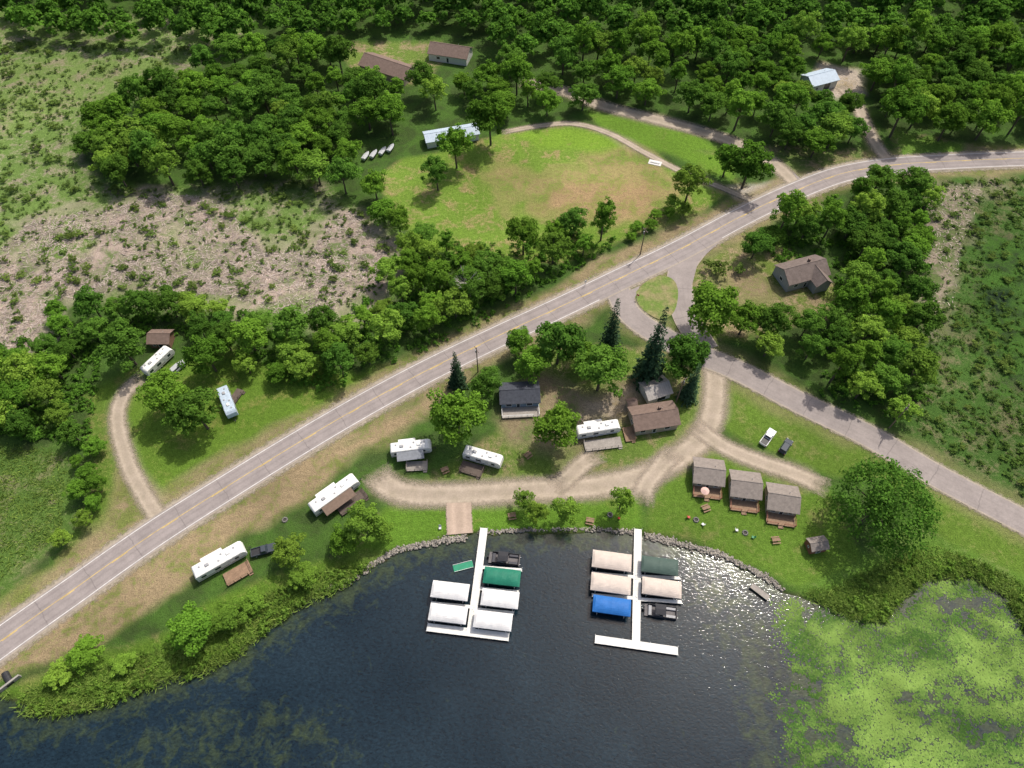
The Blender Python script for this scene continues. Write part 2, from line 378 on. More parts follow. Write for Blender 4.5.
paint([(690, 150), (745, 160), (800, 170), (830, 165), (870, 158), (860, 150), (800, 150)], (.11, .16, .04), TAN, .4, 3, 3)
# shore and south-east marsh
paint([(855, 570), (900, 520), (960, 545), (1160, 640), (1160, 652), (1024, 640), (975, 578), (930, 580), (905, 600), (890, 638), (850, 630), (788, 594)], (.09, .17, .025), (.14, .18, .055), .35, 2, 2)
paint([(-160, 760), (0, 688), (60, 668), (110, 650), (160, 632), (210, 600), (275, 575), (330, 560), (372, 560), (340, 592), (262, 638), (200, 678), (110, 708), (28, 716), (-160, 712)], (.09, .165, .02), (.14, .17, .04), .35, 2, 2)
paint([(820, 62), (860, 70), (866, 95), (830, 98), (812, 85)], (.38, .32, .26), TAN, .3, 3, 2)
paint([(340, 45), (440, 42), (450, 60), (420, 84), (370, 90), (345, 65)], (.12, .18, .035), TAN, .45, 3, 3)
paint([(890, 130), (960, 145), (960, 160), (900, 165)], (.11, .2, .03), TAN, .3, 3, 3)
for nm, (P, hw) in DR.items():
    dd = pdist(X, Y, P[2:-2:3])+wob*1.4; put(np.clip((hw+1.8-dd)/2.6, 0, 1)*.65, (.29, .24, .165), (.15, .16, .06), .5)
put(np.clip(1-dlw/1.0, 0, 1), (.05, .055, .025), (.03, .035, .02), .5)
nx = len(ax_); ny = len(ay_); idx = np.arange(nx*ny).reshape(ny, nx)
Q = np.stack([idx[:-1, :-1], idx[:-1, 1:], idx[1:, 1:], idx[1:, :-1]], -1).reshape(-1, 4)
k = NT('ground_cover'); pos = geo(k)
n1 = k.noise(pos, .16, 6, .62, .4); n2 = k.noise(pos, .9, 5, .7); n3 = k.noise(pos, 3.2, 3, .7); n4 = k.noise(pos, .03, 3, .5)
sel = k.math('ADD', k.math('MULTIPLY', n1, .55), k.math('ADD', k.math('MULTIPLY', n2, .3), k.math('MULTIPLY', n3, .15)))
thr = k.ramp(attr(k, 'mixf'), 0, 1, .66, .36)
f = k.ramp(k.math('SUBTRACT', sel, thr), -.045, .045)
c = k.mix(f, attr(k, 'ca', 'Color'), attr(k, 'cb', 'Color'))
br = k.math('MULTIPLY', k.ramp(n3, .28, .72, .6, 1.4), k.math('MULTIPLY', k.ramp(n2, .3, .7, .74, 1.26), k.ramp(n4, .35, .65, .86, 1.12)))
k.l(k.scale(c, br), k.p.inputs['Base Color']); k.p.inputs['Roughness'].default_value = .95
k.p.inputs['Specular IOR Level'].default_value = .1
k.bump(k.math('ADD', n3, n2), .7, .35)
me = np_mesh('ground', np.stack([X, Y, Z], 1), Q, k.m)
for nm, A in (('ca', C1), ('cb', C2)):
    a = me.attributes.new(nm, 'FLOAT_COLOR', 'POINT'); a.data.foreach_set('color', np.concatenate([A, np.ones((len(A), 1))], 1).astype(np.float32).ravel())
a = me.attributes.new('mixf', 'FLOAT', 'POINT'); a.data.foreach_set('value', MX.astype(np.float32))
tag(link('ground', me), kind='structure')
# ------------------------------------------------------------ water
wx = axis(-235, 235, 1.2, 650); wy = axis(15, 84, 1.2, 500); wy = wy[wy < 86]
WX, WY = np.meshgrid(wx, wy); wsh = WX.shape; WX = WX.ravel(); WY = WY.ravel()
dw = sdf(WX, WY, LAKE)
sh_ = np.clip(1+dw/9, 0, 1)
LP = [(787, 610), (800, 602), (850, 620), (886, 626), (905, 600), (930, 581), (975, 579), (1010, 599), (1031, 637), (1110, 648), (1110, 800), (788, 800), (784, 700), (798, 650)]
weed = np.maximum(np.clip(.6-sdf(WX, WY, wpoly([(120, 735), (190, 705), (260, 700), (330, 715), (360, 760), (100, 780)]))/8, 0, 1)*.5,
                  np.clip(.6-sdf(WX, WY, wpoly([(690, 560), (760, 590), (790, 640), (782, 800), (760, 800), (730, 660), (690, 600)]))/8, 0, 1)*.55)
weed = np.maximum(weed, sh_*.85); weed = np.maximum(weed, np.clip(.8-sdf(WX, WY, wpoly(LP))/5, 0, 1)*.7)
idw = np.arange(len(WX)).reshape(wsh)
k = NT('lake_water'); pos = geo(k)
n1 = k.noise(pos, .35, 6, .65, .8); n2 = k.noise(pos, .05, 3, .5)
mpw = k.n('ShaderNodeMapping'); k.l(pos, mpw.inputs[0]); mpw.inputs['Scale'].default_value = (.75, 1.25, 1); mpw.inputs['Rotation'].default_value = (0, 0, .5)
r1 = k.noise(mpw.outputs[0], 1.7, 4, .6, .6)
sa = attr(k, 'weed'); f = k.ramp(k.math('SUBTRACT', k.math('ADD', n1, k.math('MULTIPLY', sa, .42)), .63), 0, .22)
deep = k.mix(k.ramp(n2, .35, .65), (.004, .012, .019), (.009, .020, .029))
wc = k.mix(k.math('MULTIPLY', f, .7), deep, (.040, .056, .020))
wc = k.scale(wc, k.ramp(r1, .3, .7, .55, 1.5))
k.l(wc, k.p.inputs['Base Color']); k.p.inputs['Roughness'].default_value = .09
k.p.inputs['Specular IOR Level'].default_value = .38; k.bump(r1, .34, .1)
me = np_mesh('water', np.stack([WX, WY, np.full(len(WX), -.5)], 1), np.stack([idw[:-1, :-1], idw[:-1, 1:], idw[1:, 1:], idw[1:, :-1]], -1).reshape(-1, 4), k.m)
a = me.attributes.new('weed', 'FLOAT', 'POINT'); a.data.foreach_set('value', weed.astype(np.float32))
tag(link('water', me), kind='structure')
# ------------------------------------------------------------ ribbons
def ribbon(name, P, hw, z, mat, off=0.0, kind='structure', cuts=9, dash=None):
    T = np.gradient(P, axis=0); T = T/np.linalg.norm(T, axis=1)[:, None]; N = np.stack([-T[:, 1], T[:, 0]], 1)
    us = np.linspace(-1, 1, cuts); s = np.concatenate([[0], np.cumsum(np.linalg.norm(np.diff(P, axis=0), axis=1))])
    V = np.zeros((len(P), cuts, 3))
    for j, u in enumerate(us): V[:, j, :2] = P+N*(off+u*hw)
    V[:, :, 2] = z
    n = len(P); ii = np.arange(n*cuts).reshape(n, cuts)
    Qs = np.stack([ii[:-1, :-1], ii[1:, :-1], ii[1:, 1:], ii[:-1, 1:]], -1)
    if dash: Qs = Qs[(s[:-1] % (dash[0]+dash[1])) < dash[0]]
    Qs = Qs.reshape(-1, 4)[:, ::-1]
    me = np_mesh(name, V.reshape(-1, 3), Qs, mat)
    for an, vals in (('across', np.tile(us, n)), ('along', np.repeat(s, cuts)), ('ends', np.repeat(np.minimum(s, s[-1]-s), cuts))):
        a = me.attributes.new(an, 'FLOAT', 'POINT'); a.data.foreach_set('value', vals.astype(np.float32))
    return tag(link(name, me), kind=kind)
def edge_alpha(k, soft0=.62, amp=1.0, sc=1.5, hi=.95, ends=0):
    pos = geo(k); nn = k.noise(pos, sc, 5, .7)
    e = k.math('ABSOLUTE', attr(k, 'across'))
    if ends: e = k.math('MAXIMUM', e, k.math('SUBTRACT', 1.0, k.math('DIVIDE', attr(k, 'ends'), ends)))
    v = k.math('ADD', e, k.math('MULTIPLY', k.math('SUBTRACT', nn, .5), amp))
    k.l(k.ramp(v, soft0, hi, 1, 0), k.p.inputs['Alpha'])
def asphalt(name, base, tracks=.12):
    k = NT(name); pos = geo(k); n1 = k.noise(pos, .25, 5, .6); n2 = k.noise(pos, 2.5, 4, .75)
    e = attr(k, 'across'); ae = k.math('ABSOLUTE', e)
    tr = k.math('ABSOLUTE', k.math('SUBTRACT', k.math('ABSOLUTE', k.math('SUBTRACT', ae, .42)), .19))
    tf = k.ramp(tr, 0, .1, 1-tracks, 1)
    al = attr(k, 'along'); cr = k.math('LESS_THAN', k.math('FRACT', k.math('ADD', k.math('DIVIDE', al, 11.0), k.math('MULTIPLY', n1, .12))), .02)
    crf = k.math('SUBTRACT', 1.0, k.math('MULTIPLY', cr, .22))
    f = k.math('MULTIPLY', k.math('MULTIPLY', k.ramp(n1, .3, .7, .87, 1.12), k.ramp(n2, .3, .7, .88, 1.12)), k.math('MULTIPLY', tf, crf))
    c = k.mix(k.ramp(k.math('ADD', ae, k.math('MULTIPLY', k.math('SUBTRACT', n2, .5), .12)), .86, .97), base, (.34, .29, .23))
    k.l(k.scale(c, f), k.p.inputs['Base Color']); k.p.inputs['Roughness'].default_value = .85
    k.p.inputs['Specular IOR Level'].default_value = .2
    return k.m
ASP = asphalt('asphalt', (.275, .240, .228)); ASP2 = asphalt('asphalt_side', (.27, .234, .218), .06)
def gravel(name, a, b, sc=1.6, ends=7):
    k = NT(name); pos = geo(k); n1 = k.noise(pos, .3, 5, .6); n2 = k.noise(pos, 3, 4, .75)
    e = k.math('ABSOLUTE', attr(k, 'across'))
    c = k.mix(k.ramp(n1, .35, .7), a, b)
    tr = k.ramp(k.math('ABSOLUTE', k.math('SUBTRACT', e, .42)), 0, .28, 1.1, .92)
    k.l(k.scale(c, k.math('MULTIPLY', k.ramp(n2, .3, .7, .84, 1.18), tr)), k.p.inputs['Base Color']); k.p.inputs['Roughness'].default_value = .95
    return k
k = gravel('gravel', (.39, .32, .25), (.30, .25, .185)); edge_alpha(k, .42, .8, 1.4, 1.02, 8); GRAV = k.m
zz = .11
for nm, (P, hw) in DR.items():
    ribbon(nm, P, hw*1.4, zz, GRAV); zz += .005
k = gravel('ramp_gravel', (.42, .32, .25), (.36, .275, .21)); edge_alpha(k, .86, .25, 2, .97); RAMP = k.m
ribbon('boat_ramp', spline(wpoly([(459, 503), (459, 514), (460, 534)])), 3.3, .155, RAMP)
k = NT('verge_gravel'); pos = geo(k); n2 = k.noise(pos, 2, 4, .7)
k.l(k.scale((.34, .29, .225), k.ramp(n2, .3, .7, .8, 1.2)), k.p.inputs['Base Color']); k.p.inputs['Roughness'].default_value = .95
edge_alpha(k, .72, .5, .9, .95); SHO = k.m
ribbon('road_shoulder', MAIN, 5.9, .10, SHO, cuts=13); ribbon('side_road_shoulder', SEC, 4.6, .165, SHO, cuts=13)
ribbon('side_road', SEC, 3.6, .18, ASP2); ribbon('road_link', LINK, 3.8, .185, ASP2)
ribbon('main_road', MAIN, 4.3, .20, ASP)
YEL = M('yellow_road_paint', (.50, .36, .12), .7, .3, .8); WHP = M('white_road_paint', (.60, .58, .55), .7, .25, .8)
Mx = spline(MAIN[::6], .75)
ribbon('road_marking', Mx, .08, .206, YEL, off=.0, cuts=2, dash=(3.5, 9))
jd = pdist(Mx[:, 0], Mx[:, 1], np.concatenate([SEC[:3], LINK[:3]]))
ribbon('road_marking', Mx, .08, .206, YEL, off=.22, cuts=2)
ribbon('road_marking', Mx, .09, .206, WHP, off=3.55, cuts=2)
keep = np.where(jd > 7)[0]; br_ = np.where(np.diff(keep) > 1)[0]
for sg in np.split(keep, br_+1):
    if len(sg) > 4: ribbon('road_marking', Mx[sg], .09, .206, WHP, off=-3.55, cuts=2)
def patch(name, pts, z, mat):
    P = wpoly(pts); n = len(P); mb = MB(); mb.add([(x, y, z) for x, y in P], [tuple(range(n))])
    o = mb.build(name, mat)
    o.data.attributes.new('across', 'FLOAT', 'POINT'); o.data.attributes.new('along', 'FLOAT', 'POINT')
    if o.data.polygons[0].normal.z < 0: o.data.flip_normals()
    return tag(o, kind='structure')
patch('junction', [(596, 294), (618, 296), (640, 286), (634, 300), (640, 322), (628, 326), (618, 312), (610, 300)], .19, ASP2)
patch('junction_apron', [(666, 268), (676, 285), (692, 285), (698, 262), (722, 240), (700, 240), (680, 252)], .188, ASP2)
patch('lane_apron', [(782, 206), (800, 184), (792, 172), (808, 186), (826, 186), (812, 196)], .192, ASP2)
k = NT('mown_grass'); pos = geo(k); n1 = k.noise(pos, .25, 5, .6); n2 = k.noise(pos, 2, 4, .75)
c = k.mix(k.ramp(n1, .4, .62), (.12, .18, .03), (.23, .20, .09)); k.l(k.scale(c, k.ramp(n2, .3, .7, .7, 1.3)), k.p.inputs['Base Color']); k.p.inputs['Roughness'].default_value = .95
isl = spline([*wpoly([(636, 292), (648, 281), (662, 276), (674, 281), (678, 294), (674, 312), (662, 320), (648, 314), (638, 304), (636, 292)])], .8)
mb = MB(); mb.add([(x, y, .215) for x, y in isl[:-1]], [tuple(range(len(isl)-1))]); o = mb.build('grass_island', k.m)
if o.data.polygons[0].normal.z < 0: o.data.flip_normals()
tag(o, kind='structure')
# ------------------------------------------------------------ building helpers
GLASS = M('window_glass', (.03, .04, .05), .15, .1, 1, spec=.5)
TRIM = M('white_trim', (.72, .72, .70), .5, .06)
WHITE = M('white_shell', (.72, .71, .68), .45, .08, .8)
WHITE2 = M('white_rubber_roof', (.70, .69, .66), .7, .14, .9)
GREY = M('grey_plastic', (.32, .32, .33), .6, .1); DARK = M('dark_plastic', (.03, .03, .033), .5, .2)
BLACK = M('tyre_rubber', (.02, .02, .02), .8, .2); ALU = M('aluminium', (.55, .56, .57), .4, .1, 2, .6)
WOOD = M('deck_boards', (.26, .17, .11), .8, .25, 1.2, stripe=(0, .16, .45)); WOODG = M('grey_deck_boards', (.30, .27, .24), .8, .2, 1.2, stripe=(0, .16, .4))
WOODD = M('dark_deck_boards', (.11, .085, .07), .8, .25, 1.2, stripe=(0, .16, .4)); POLE = M('pole_wood', (.20, .15, .11), .9, .2, 3)
SH_GB = M('grey_brown_shingles', (.245, .21, .185), .9, .2, 1.5, stripe=(1, .32, .22)); SH_DK = M('dark_shingles', (.06, .065, .08), .9, .25, 1.5, stripe=(1, .32, .25))
SH_BR = M('brown_shingles', (.19, .135, .11), .9, .2, 1.3, stripe=(1, .32, .22)); SH_RB = M('house_shingles', (.165, .13, .115), .9, .25, 1.3, stripe=(1, .32, .22))
SH_LT = M('pale_metal_roof', (.38, .35, .32), .6, .12, .8, stripe=(0, .6, .2)); SH_BL = M('blue_white_metal_roof', (.42, .50, .58), .5, .1, .8, stripe=(0, .6, .15))
W_TAN = M('tan_siding', (.38, .32, .25), .8, .1, 1, stripe=(2, .2, .25)); W_GRY = M('grey_siding', (.33, .34, .35), .8, .1, 1, stripe=(2, .2, .25))
W_BLU = M('blue_siding', (.17, .24, .33), .8, .1, 1, stripe=(2, .2, .25)); W_RED = M('red_brown_siding', (.26, .10, .06), .8, .15, 1, stripe=(2, .2, .25))
W_WHT = M('white_siding', (.66, .65, .62), .8, .08, 1, stripe=(2, .2, .2)); W_BRN = M('brown_siding', (.20, .12, .08), .8, .1, 1, stripe=(2, .2, .25))
def opening(parent, kind, side, u, z, w_, h_, L, W, fm=None, pm=None):
    fm = fm or TRIM; pm = pm or GLASS; hx, hy = L/2, W/2
    def bx(mb, a, b, z0, z1, p0, p1):
        if side == 'S': mb.box(a, b, -hy-p1, -hy-p0, z0, z1)
        elif side == 'N': mb.box(a, b, hy+p0, hy+p1, z0, z1)
        elif side == 'E': mb.box(hx+p0, hx+p1, a, b, z0, z1)
        else: mb.box(-hx-p1, -hx-p0, a, b, z0, z1)
    a = MB(); t = .09; p0 = -.04
    bx(a, u-w_/2, u+w_/2, z+h_-t, z+h_, p0, .05); bx(a, u-w_/2, u+w_/2, z, z+t, p0, .05)
    bx(a, u-w_/2, u-w_/2+t, z+t, z+h_-t, p0, .05); bx(a, u+w_/2-t, u+w_/2, z+t, z+h_-t, p0, .05)
    fr = a.build(kind, fm, parent)
    b = MB(); bx(b, u-w_/2+t, u+w_/2-t, z+t, z+h_-t, p0, .02); b.build('pane' if kind == 'window' else 'panel', pm, fr)
    if kind == 'door':
        c_ = MB(); bx(c_, u+w_/2-.28, u+w_/2-.2, z+.95, z+1.03, .02, .08); c_.build('handle', ALU, fr)
    return fr
def gable(parent, L, W, hw, hr, wall, roof, oh=.45, ox=0, oy=0, names=('wall', 'roof')):
    hx, hy = L/2, W/2; mb = MB()
    vs = [(-hx+ox, -hy+oy, -.1), (hx+ox, -hy+oy, -.1), (hx+ox, hy+oy, -.1), (-hx+ox, hy+oy, -.1), (-hx+ox, -hy+oy, hw), (hx+ox, -hy+oy, hw), (hx+ox, hy+oy, hw), (-hx+ox, hy+oy, hw), (-hx+ox, oy, hw+hr), (hx+ox, oy, hw+hr)]
    mb.add(vs, [(0, 1, 5, 4), (2, 3, 7, 6), (1, 2, 6, 9, 5), (3, 0, 4, 8, 7)]); mb.build(names[0], wall, parent)
    r = MB(); sl_ = hr/hy; e = hy+oh; th = .14; ze = hw-sl_*oh+.06; zr = hw+hr+.06
    for s_ in (-1, 1):
        x0, x1 = -hx-oh+ox, hx+oh+ox; ye = s_*e+oy; g = oy+s_*.001
        vs = [(x0, ye, ze), (x1, ye, ze), (x1, g, zr), (x0, g, zr), (x0, ye, ze+th), (x1, ye, ze+th), (x1, g, zr+th), (x0, g, zr+th)]
        fs = [(0, 1, 2, 3), (7, 6, 5, 4), (0, 4, 5, 1), (1, 5, 6, 2), (3, 7, 4, 0)]
        if s_ > 0: fs = [tuple(reversed(q)) for q in fs]
        r.add(vs, fs)
    ro = r.build(names[1], roof, parent)
    rc = MB(); rc.tube((-hx-oh+ox, oy, zr+th), (hx+oh+ox, oy, zr+th), .09, n=6); rc.build('ridge_cap', roof, ro)
    return ro
def railrun(parent, mat, x0, y0, x1, y1, z, h=.95, step=1.4):
    mb = MB(); n = max(1, int(math.hypot(x1-x0, y1-y0)/step))
    for i in range(n+1):
        t = i/n; x = x0+(x1-x0)*t; y = y0+(y1-y0)*t; mb.box(x-.05, x+.05, y-.05, y+.05, z-.02, z+h)
    mb.tube((x0, y0, z+h), (x1, y1, z+h), .06, n=4); mb.tube((x0, y0, z+h*.5), (x1, y1, z+h*.5), .035, n=4)
    mb.build('railing', mat, parent)
def building(name, label, cat, a, b, W, hw, hr, wall, roof, wins, chimney=None, group=None, oh=.45):
    rz, L = ang(a, b, hw+hr); c_ = G((a[0]+b[0])/2, (a[1]+b[1])/2, hw+hr); L -= 2*oh
    e = empty(name, (c_.x, c_.y, .05), rz, label, cat, group); ro = gable(e, L, W, hw, hr, wall, roof, oh)
    for kd, sd, u, z, w_, h_ in wins: opening(e, kd, sd, u*((L if sd in 'SN' else W)/2), z, w_, h_, L, W)
    if chimney:
        m = MB(); m.box(chimney[0]-.3, chimney[0]+.3, chimney[1]-.3, chimney[1]+.3, hw, hw+hr+.7); m.build('chimney', SH_BR, ro)
    v = MB(); v.tube((L*.2, W*.15, hw+hr*.4), (L*.2, W*.15, hw+hr+.25), .07, n=6); v.build('vent_pipe', GREY, ro)
    return e, L
cl = ['grey-roofed cabin nearest the gravel drive, leftmost of the three in a row', 'middle cabin of the three grey-roofed cabins in a row on the lawn', 'rightmost of the three grey-roofed cabins, farthest from the gravel drive']
RBR = M('red_brown_rail', (.26, .11, .07), .8)
for i, (a, b) in enumerate([((694, 467), (726, 471)), ((731, 480), (763, 484)), ((768, 493), (801, 498))]):
    e, L = building('cabin', cl[i], 'cabin', a, b, 6.4, 2.5, 1.4, W_TAN, SH_GB, [('window', 'S', -.6, .9, 1.1, 1), ('door', 'S', 0, .1, .95, 2.05), ('window', 'S', .6, .9, 1.1, 1), ('window', 'E', 0, .9, 1.2, 1), ('window', 'W', 0, .9, 1.2, 1), ('window', 'N', .4, .9, 1, .9)], group='rental cabins on the lawn')
    p = MB(); p.box(-L/2, L/2, -3.2-2.9, -3.22, .28, .4); dk = p.build('porch', WOOD, e)
    for q in ((-L/2+.06, -6.0, -.7, -6.0), (.7, -6.0, L/2-.06, -6.0), (-L/2+.06, -5.85, -L/2+.06, -3.4), (L/2-.06, -5.85, L/2-.06, -3.4)): railrun(dk, RBR, *q, .4)
    s_ = MB(); s_.box(-.6, .6, -6.8, -6.12, 0, .2); s_.build('step', WOOD, e)
e, L = building('house', 'brown-roofed tan house beside the round gravel bend', 'house', (632, 416), (678, 409), 6.6, 2.9, 1.6, W_TAN, SH_BR, [('window', 'S', -.65, 1, 1.5, 1.1), ('door', 'S', -.1, .1, 1, 2.1), ('window', 'S', .5, 1, 1.5, 1.1), ('window', 'E', -.3, 1, 1.3, 1.1), ('window', 'W', 0, 1, 1.3, 1.1)], (1.5, 1))
e, L = building('garage', 'small pale-roofed garage behind the brown-roofed house', 'garage', (644, 389), (669, 381), 5.4, 2.6, 1.3, W_WHT, SH_LT, [('door', 'S', .2, .05, 2.6, 2.2), ('window', 'E', 0, 1.1, 1, .9)])
e, L = building('cabin', 'dark-roofed cabin with blue front wall between the big trees south of the road', 'cabin', (499, 391), (540, 389), 6.0, 2.7, 1.3, W_BLU, SH_DK, [('window', 'S', -.6, .9, 1.6, 1.2), ('door', 'S', -.1, .1, 1, 2.1), ('window', 'S', .5, .9, 1.6, 1.2), ('window', 'E', 0, .9, 1.2, 1)])
p = MB(); p.box(-L/2, L/2, -6.2, -3.02, .4, .52); dk = p.build('porch', WOODG, e)
for q in ((-L/2+.06, -6.1, L/2-1.6, -6.1), (-L/2+.06, -5.95, -L/2+.06, -3.2), (L/2-.06, -6.1, L/2-.06, -3.2)): railrun(dk, TRIM, *q, .52)
e, L = building('house', 'dark-roofed house with a cross gable among the trees right of the road fork', 'house', (784, 270), (826, 259), 7.8, 3.4, 2.2, W_GRY, SH_RB, [('window', 'S', -.6, 1.2, 1.4, 1.3), ('door', 'S', -.1, .1, 1, 2.1), ('window', 'W', 0, 1.2, 1.4, 1.3)], (2, 1))
gable(e, 6.0, 4.8, 3.4, 1.8, W_GRY, SH_RB, .4, names=('wing_wall', 'wing_roof'))
for ch in e.children:
    if ch.name.startswith('wing'): ch.rotation_euler.z = R(90); ch.location = (3.0, -4.0, 0)
building('house', 'long brown-roofed house in the clearing at the top of the picture', 'house', (364, 53), (410, 68), 9, 3, 2.2, W_TAN, SH_BR, [('window', 'S', -.5, 1, 1.5, 1.2), ('window', 'S', .5, 1, 1.5, 1.2), ('door', 'S', 0, .1, 1, 2.1)])
building('house', 'brown-grey roofed house at the top edge left of centre', 'house', (430, 42), (470, 48), 8, 3, 2.2, W_WHT, SH_BR, [('window', 'S', -.5, 1, 1.5, 1.2), ('door', 'S', 0, .1, 1, 2.1)])
building('barn', 'long low barn with pale blue roof behind the ball field trees', 'barn', (424, 135), (478, 126), 5.8, 2.6, 1.0, W_WHT, SH_BL, [('door', 'S', -.5, .05, 3, 2.2), ('door', 'S', 0, .05, 3, 2.2), ('door', 'S', .5, .05, 3, 2.2)])
building('barn', 'pale blue metal-roofed building by the sandy yard at top right', 'barn', (808, 77), (835, 70), 7.5, 3.2, 1.6, W_WHT, SH_BL, [('door', 'S', .2, .05, 3, 2.6), ('window', 'S', -.6, 1.1, 1.2, 1)])
building('shed', 'brown-roofed shed behind the white trailer near the left woods', 'shed', (147, 334), (170, 334), 4.4, 2.4, 1.2, W_BRN, SH_BR, [('door', 'S', .2, .05, 1.8, 2.1), ('window', 'S', -.5, 1, .9, .8)])
building('shed', 'small red-brown shed with grey roof on the lawn by the rocky shore', 'shed', (810, 544), (828, 541), 2.9, 2.1, .8, W_RED, SH_GB, [('door', 'S', 0, .05, 1.1, 1.8), ('window', 'W', 0, .9, .6, .6)], oh=.25)
building('shed', 'tiny tan shed left of the brown-roofed house', 'shed', (627, 402), (637, 400), 2.2, 2, .7, W_TAN, SH_BR, [('door', 'S', 0, .05, .9, 1.7)], oh=.2)
# ------------------------------------------------------------ trailers
def wheel(parent, x, y, r, wd):
    t = MB(); t.tube((x, y-wd/2, r), (x, y+wd/2, r), r, n=16); o = t.build('wheel', BLACK, parent, .02)
    s_ = 1 if y > 0 else -1
    q = MB(); q.tube((x, y+s_*(wd/2-.04), r), (x, y+s_*(wd/2+.015), r), r*.6, n=12); q.build('rim', ALU, o)
def trailer(label, a, b, W=2.7, hgt=3.1, shell=WHITE, slide=1, stripe=(.25, .20, .17), roof=WHITE2, awn=None, group='travel trailers parked in the lakeside park'):
    rz, L = ang(a, b, hgt); c_ = G((a[0]+b[0])/2, (a[1]+b[1])/2, hgt)
    e = empty('travel_trailer', (c_.x, c_.y, .05), rz, label, 'travel trailer', group); hx, hy = L/2, W/2
    m = MB(); m.prism([(-hx, .65), (hx-.5, .65), (hx, 1.3), (hx-.15, hgt-.5), (hx-.7, hgt), (-hx+.3, hgt), (-hx, hgt-.35)], -hy, hy); m.build('body', shell, e, .08)
    m = MB(); m.box(-hx+.45, hx-.85, -hy+.12, hy-.12, hgt-.01, hgt+.07); ro = m.build('roof', roof, e, .03)
    for x in (-L*.22, L*.2):
        m = MB(); m.frus((x-.5, x+.5, -.38, .38), hgt+.07, (x-.4, x+.4, -.3, .3), hgt+.36); m.build('air_conditioner', GREY if x < 0 else WHITE, ro, .05)
    for x, y in ((-L*.36, .5), (0, -.5), (L*.33, .55), (L*.08, .7)):
        m = MB(); m.box(x-.2, x+.2, y-.2, y+.2, hgt+.07, hgt+.2); m.build('roof_vent', GREY, ro, .02)
    sm = M('stripe_%d' % int(stripe[0]*1000+stripe[2]*77), stripe, .5)
    for s_ in (-1, 1):
        m = MB(); y0, y1 = sorted((s_*(hy-.02), s_*(hy+.012))); m.box(-hx+.1, hx-.6, y0, y1, 1.0, 1.28); m.build('stripe', sm, e)
        for x, w_ in ((-L*.36, 1.1), (-L*.08, 1.3), (L*.3, .9)):
            m = MB(); y0, y1 = sorted((s_*(hy-.02), s_*(hy+.03))); m.box(x-w_/2, x+w_/2, y0, y1, 1.65, 2.4); m.build('window', GLASS, e)
        for x in (-.45, .45): wheel(e, x-L*.08, s_*(hy-.25), .36, .24)
    m = MB(); m.box(L*.14-.35, L*.14+.35, -hy-.035, -hy+.02, .8, 2.6); d_ = m.build('door', M('door_white', (.6, .6, .58), .5), e)
    m = MB(); m.box(L*.14+.2, L*.14+.28, -hy-.07, -hy-.03, 1.6, 1.7); m.build('handle', DARK, d_)
    m = MB(); m.tube((hx-.4, -.5, .6), (hx+1.1, 0, .55), .05, n=5); m.tube((hx-.4, .5, .6), (hx+1.1, 0, .55), .05, n=5); m.tube((hx+.9, 0, 0), (hx+.9, 0, .8), .05, n=6); m.build('hitch', DARK, e)
    if slide:
        m = MB(); m.box(-L*.3, L*.12, hy-.02, hy+.9, .85, hgt-.35); m.build('slide_out', shell, e, .04)
    if awn:
        m = MB(); m.add([(-L*.35, -hy-.04, hgt-.2), (L*.3, -hy-.04, hgt-.2), (L*.3, -hy-2.3, hgt-.75), (-L*.35, -hy-2.3, hgt-.75)], [(0, 1, 2, 3)])
        m.build('awning', awn, e)
        for x in (-L*.35, L*.3): m = MB(); m.tube((x, -hy-2.3, hgt-.75), (x, -hy-.05, .9), .03, n=5); m.build('awning_arm', ALU, e)
    return e
def deck(label, px, py, rz, lx, ly, mat, rail='SEW', h=.45, steps=True):
    c_ = G(px, py, h); e = empty('wooden_deck', (c_.x, c_.y, 0.05), rz, label, 'deck', 'decks beside the trailers')
    m = MB(); m.box(-lx/2, lx/2, -ly/2, ly/2, h-.12, h); m.build('platform', mat, e)
    for sx in (-1, 1):
        for sy in (-1, 1):
            m = MB(); m.box(sx*(lx/2-.2)-.06, sx*(lx/2-.2)+.06, sy*(ly/2-.2)-.06, sy*(ly/2-.2)+.06, -.05, h-.12); m.build('leg', mat, e)
    a, b = lx/2-.06, ly/2-.06
    if 'S' in rail: railrun(e, mat, -a, -b, a-1.1, -b, h)
    if 'E' in rail: railrun(e, mat, a, -b, a, b, h)
    if 'W' in rail: railrun(e, mat, -a, -b+.15, -a, b, h)
    m = MB(); m.box(a-1.0, a-.1, -ly/2-.4, -ly/2-.02, 0, h*.5); m.build('step', mat, e)
    return e
DKT = M('brown_canopy_cloth', (.17, .12, .09), .8); GRC = M('grey_canopy_cloth', (.22, .23, .25), .8)
trailer('white travel trailer with grey awning, left of the two nearest the gravel loop end', (390, 448), (431, 443), slide=1, awn=GRC)
deck('grey wooden deck with railing below the left-hand loop trailer', 417, 466, R(3), 5.2, 2.6, WOODG)
trailer('short white trailer right of the loop end, parked nose down to the lower right', (464, 449), (502, 460), slide=0, hgt=3.2)
deck('dark wooden deck on the lower left side of the short white trailer', 472, 469, R(-18), 5.6, 3.2, WOODD)
trailer('long white trailer at the left end of the gravel loop beside a dark canopy', (311, 508), (356, 476), slide=1, W=3.0, stripe=(.12, .1, .1), awn=DKT)
deck('brown wooden deck beside the long trailer at the left end of the gravel loop', 352, 502, ang((311, 508), (356, 476))[0], 7.5, 3.0, WOODD, 'SE')
trailer('white trailer with double roof units parked alone nearest the lower left shore', (193, 573), (243, 545), slide=1, W=3.1, stripe=(.3, .25, .2))
deck('brown deck at the lower right of the lone lower-left trailer', 238, 573, ang((193, 573), (243, 545))[0], 6, 3.2, WOOD, 'SE')
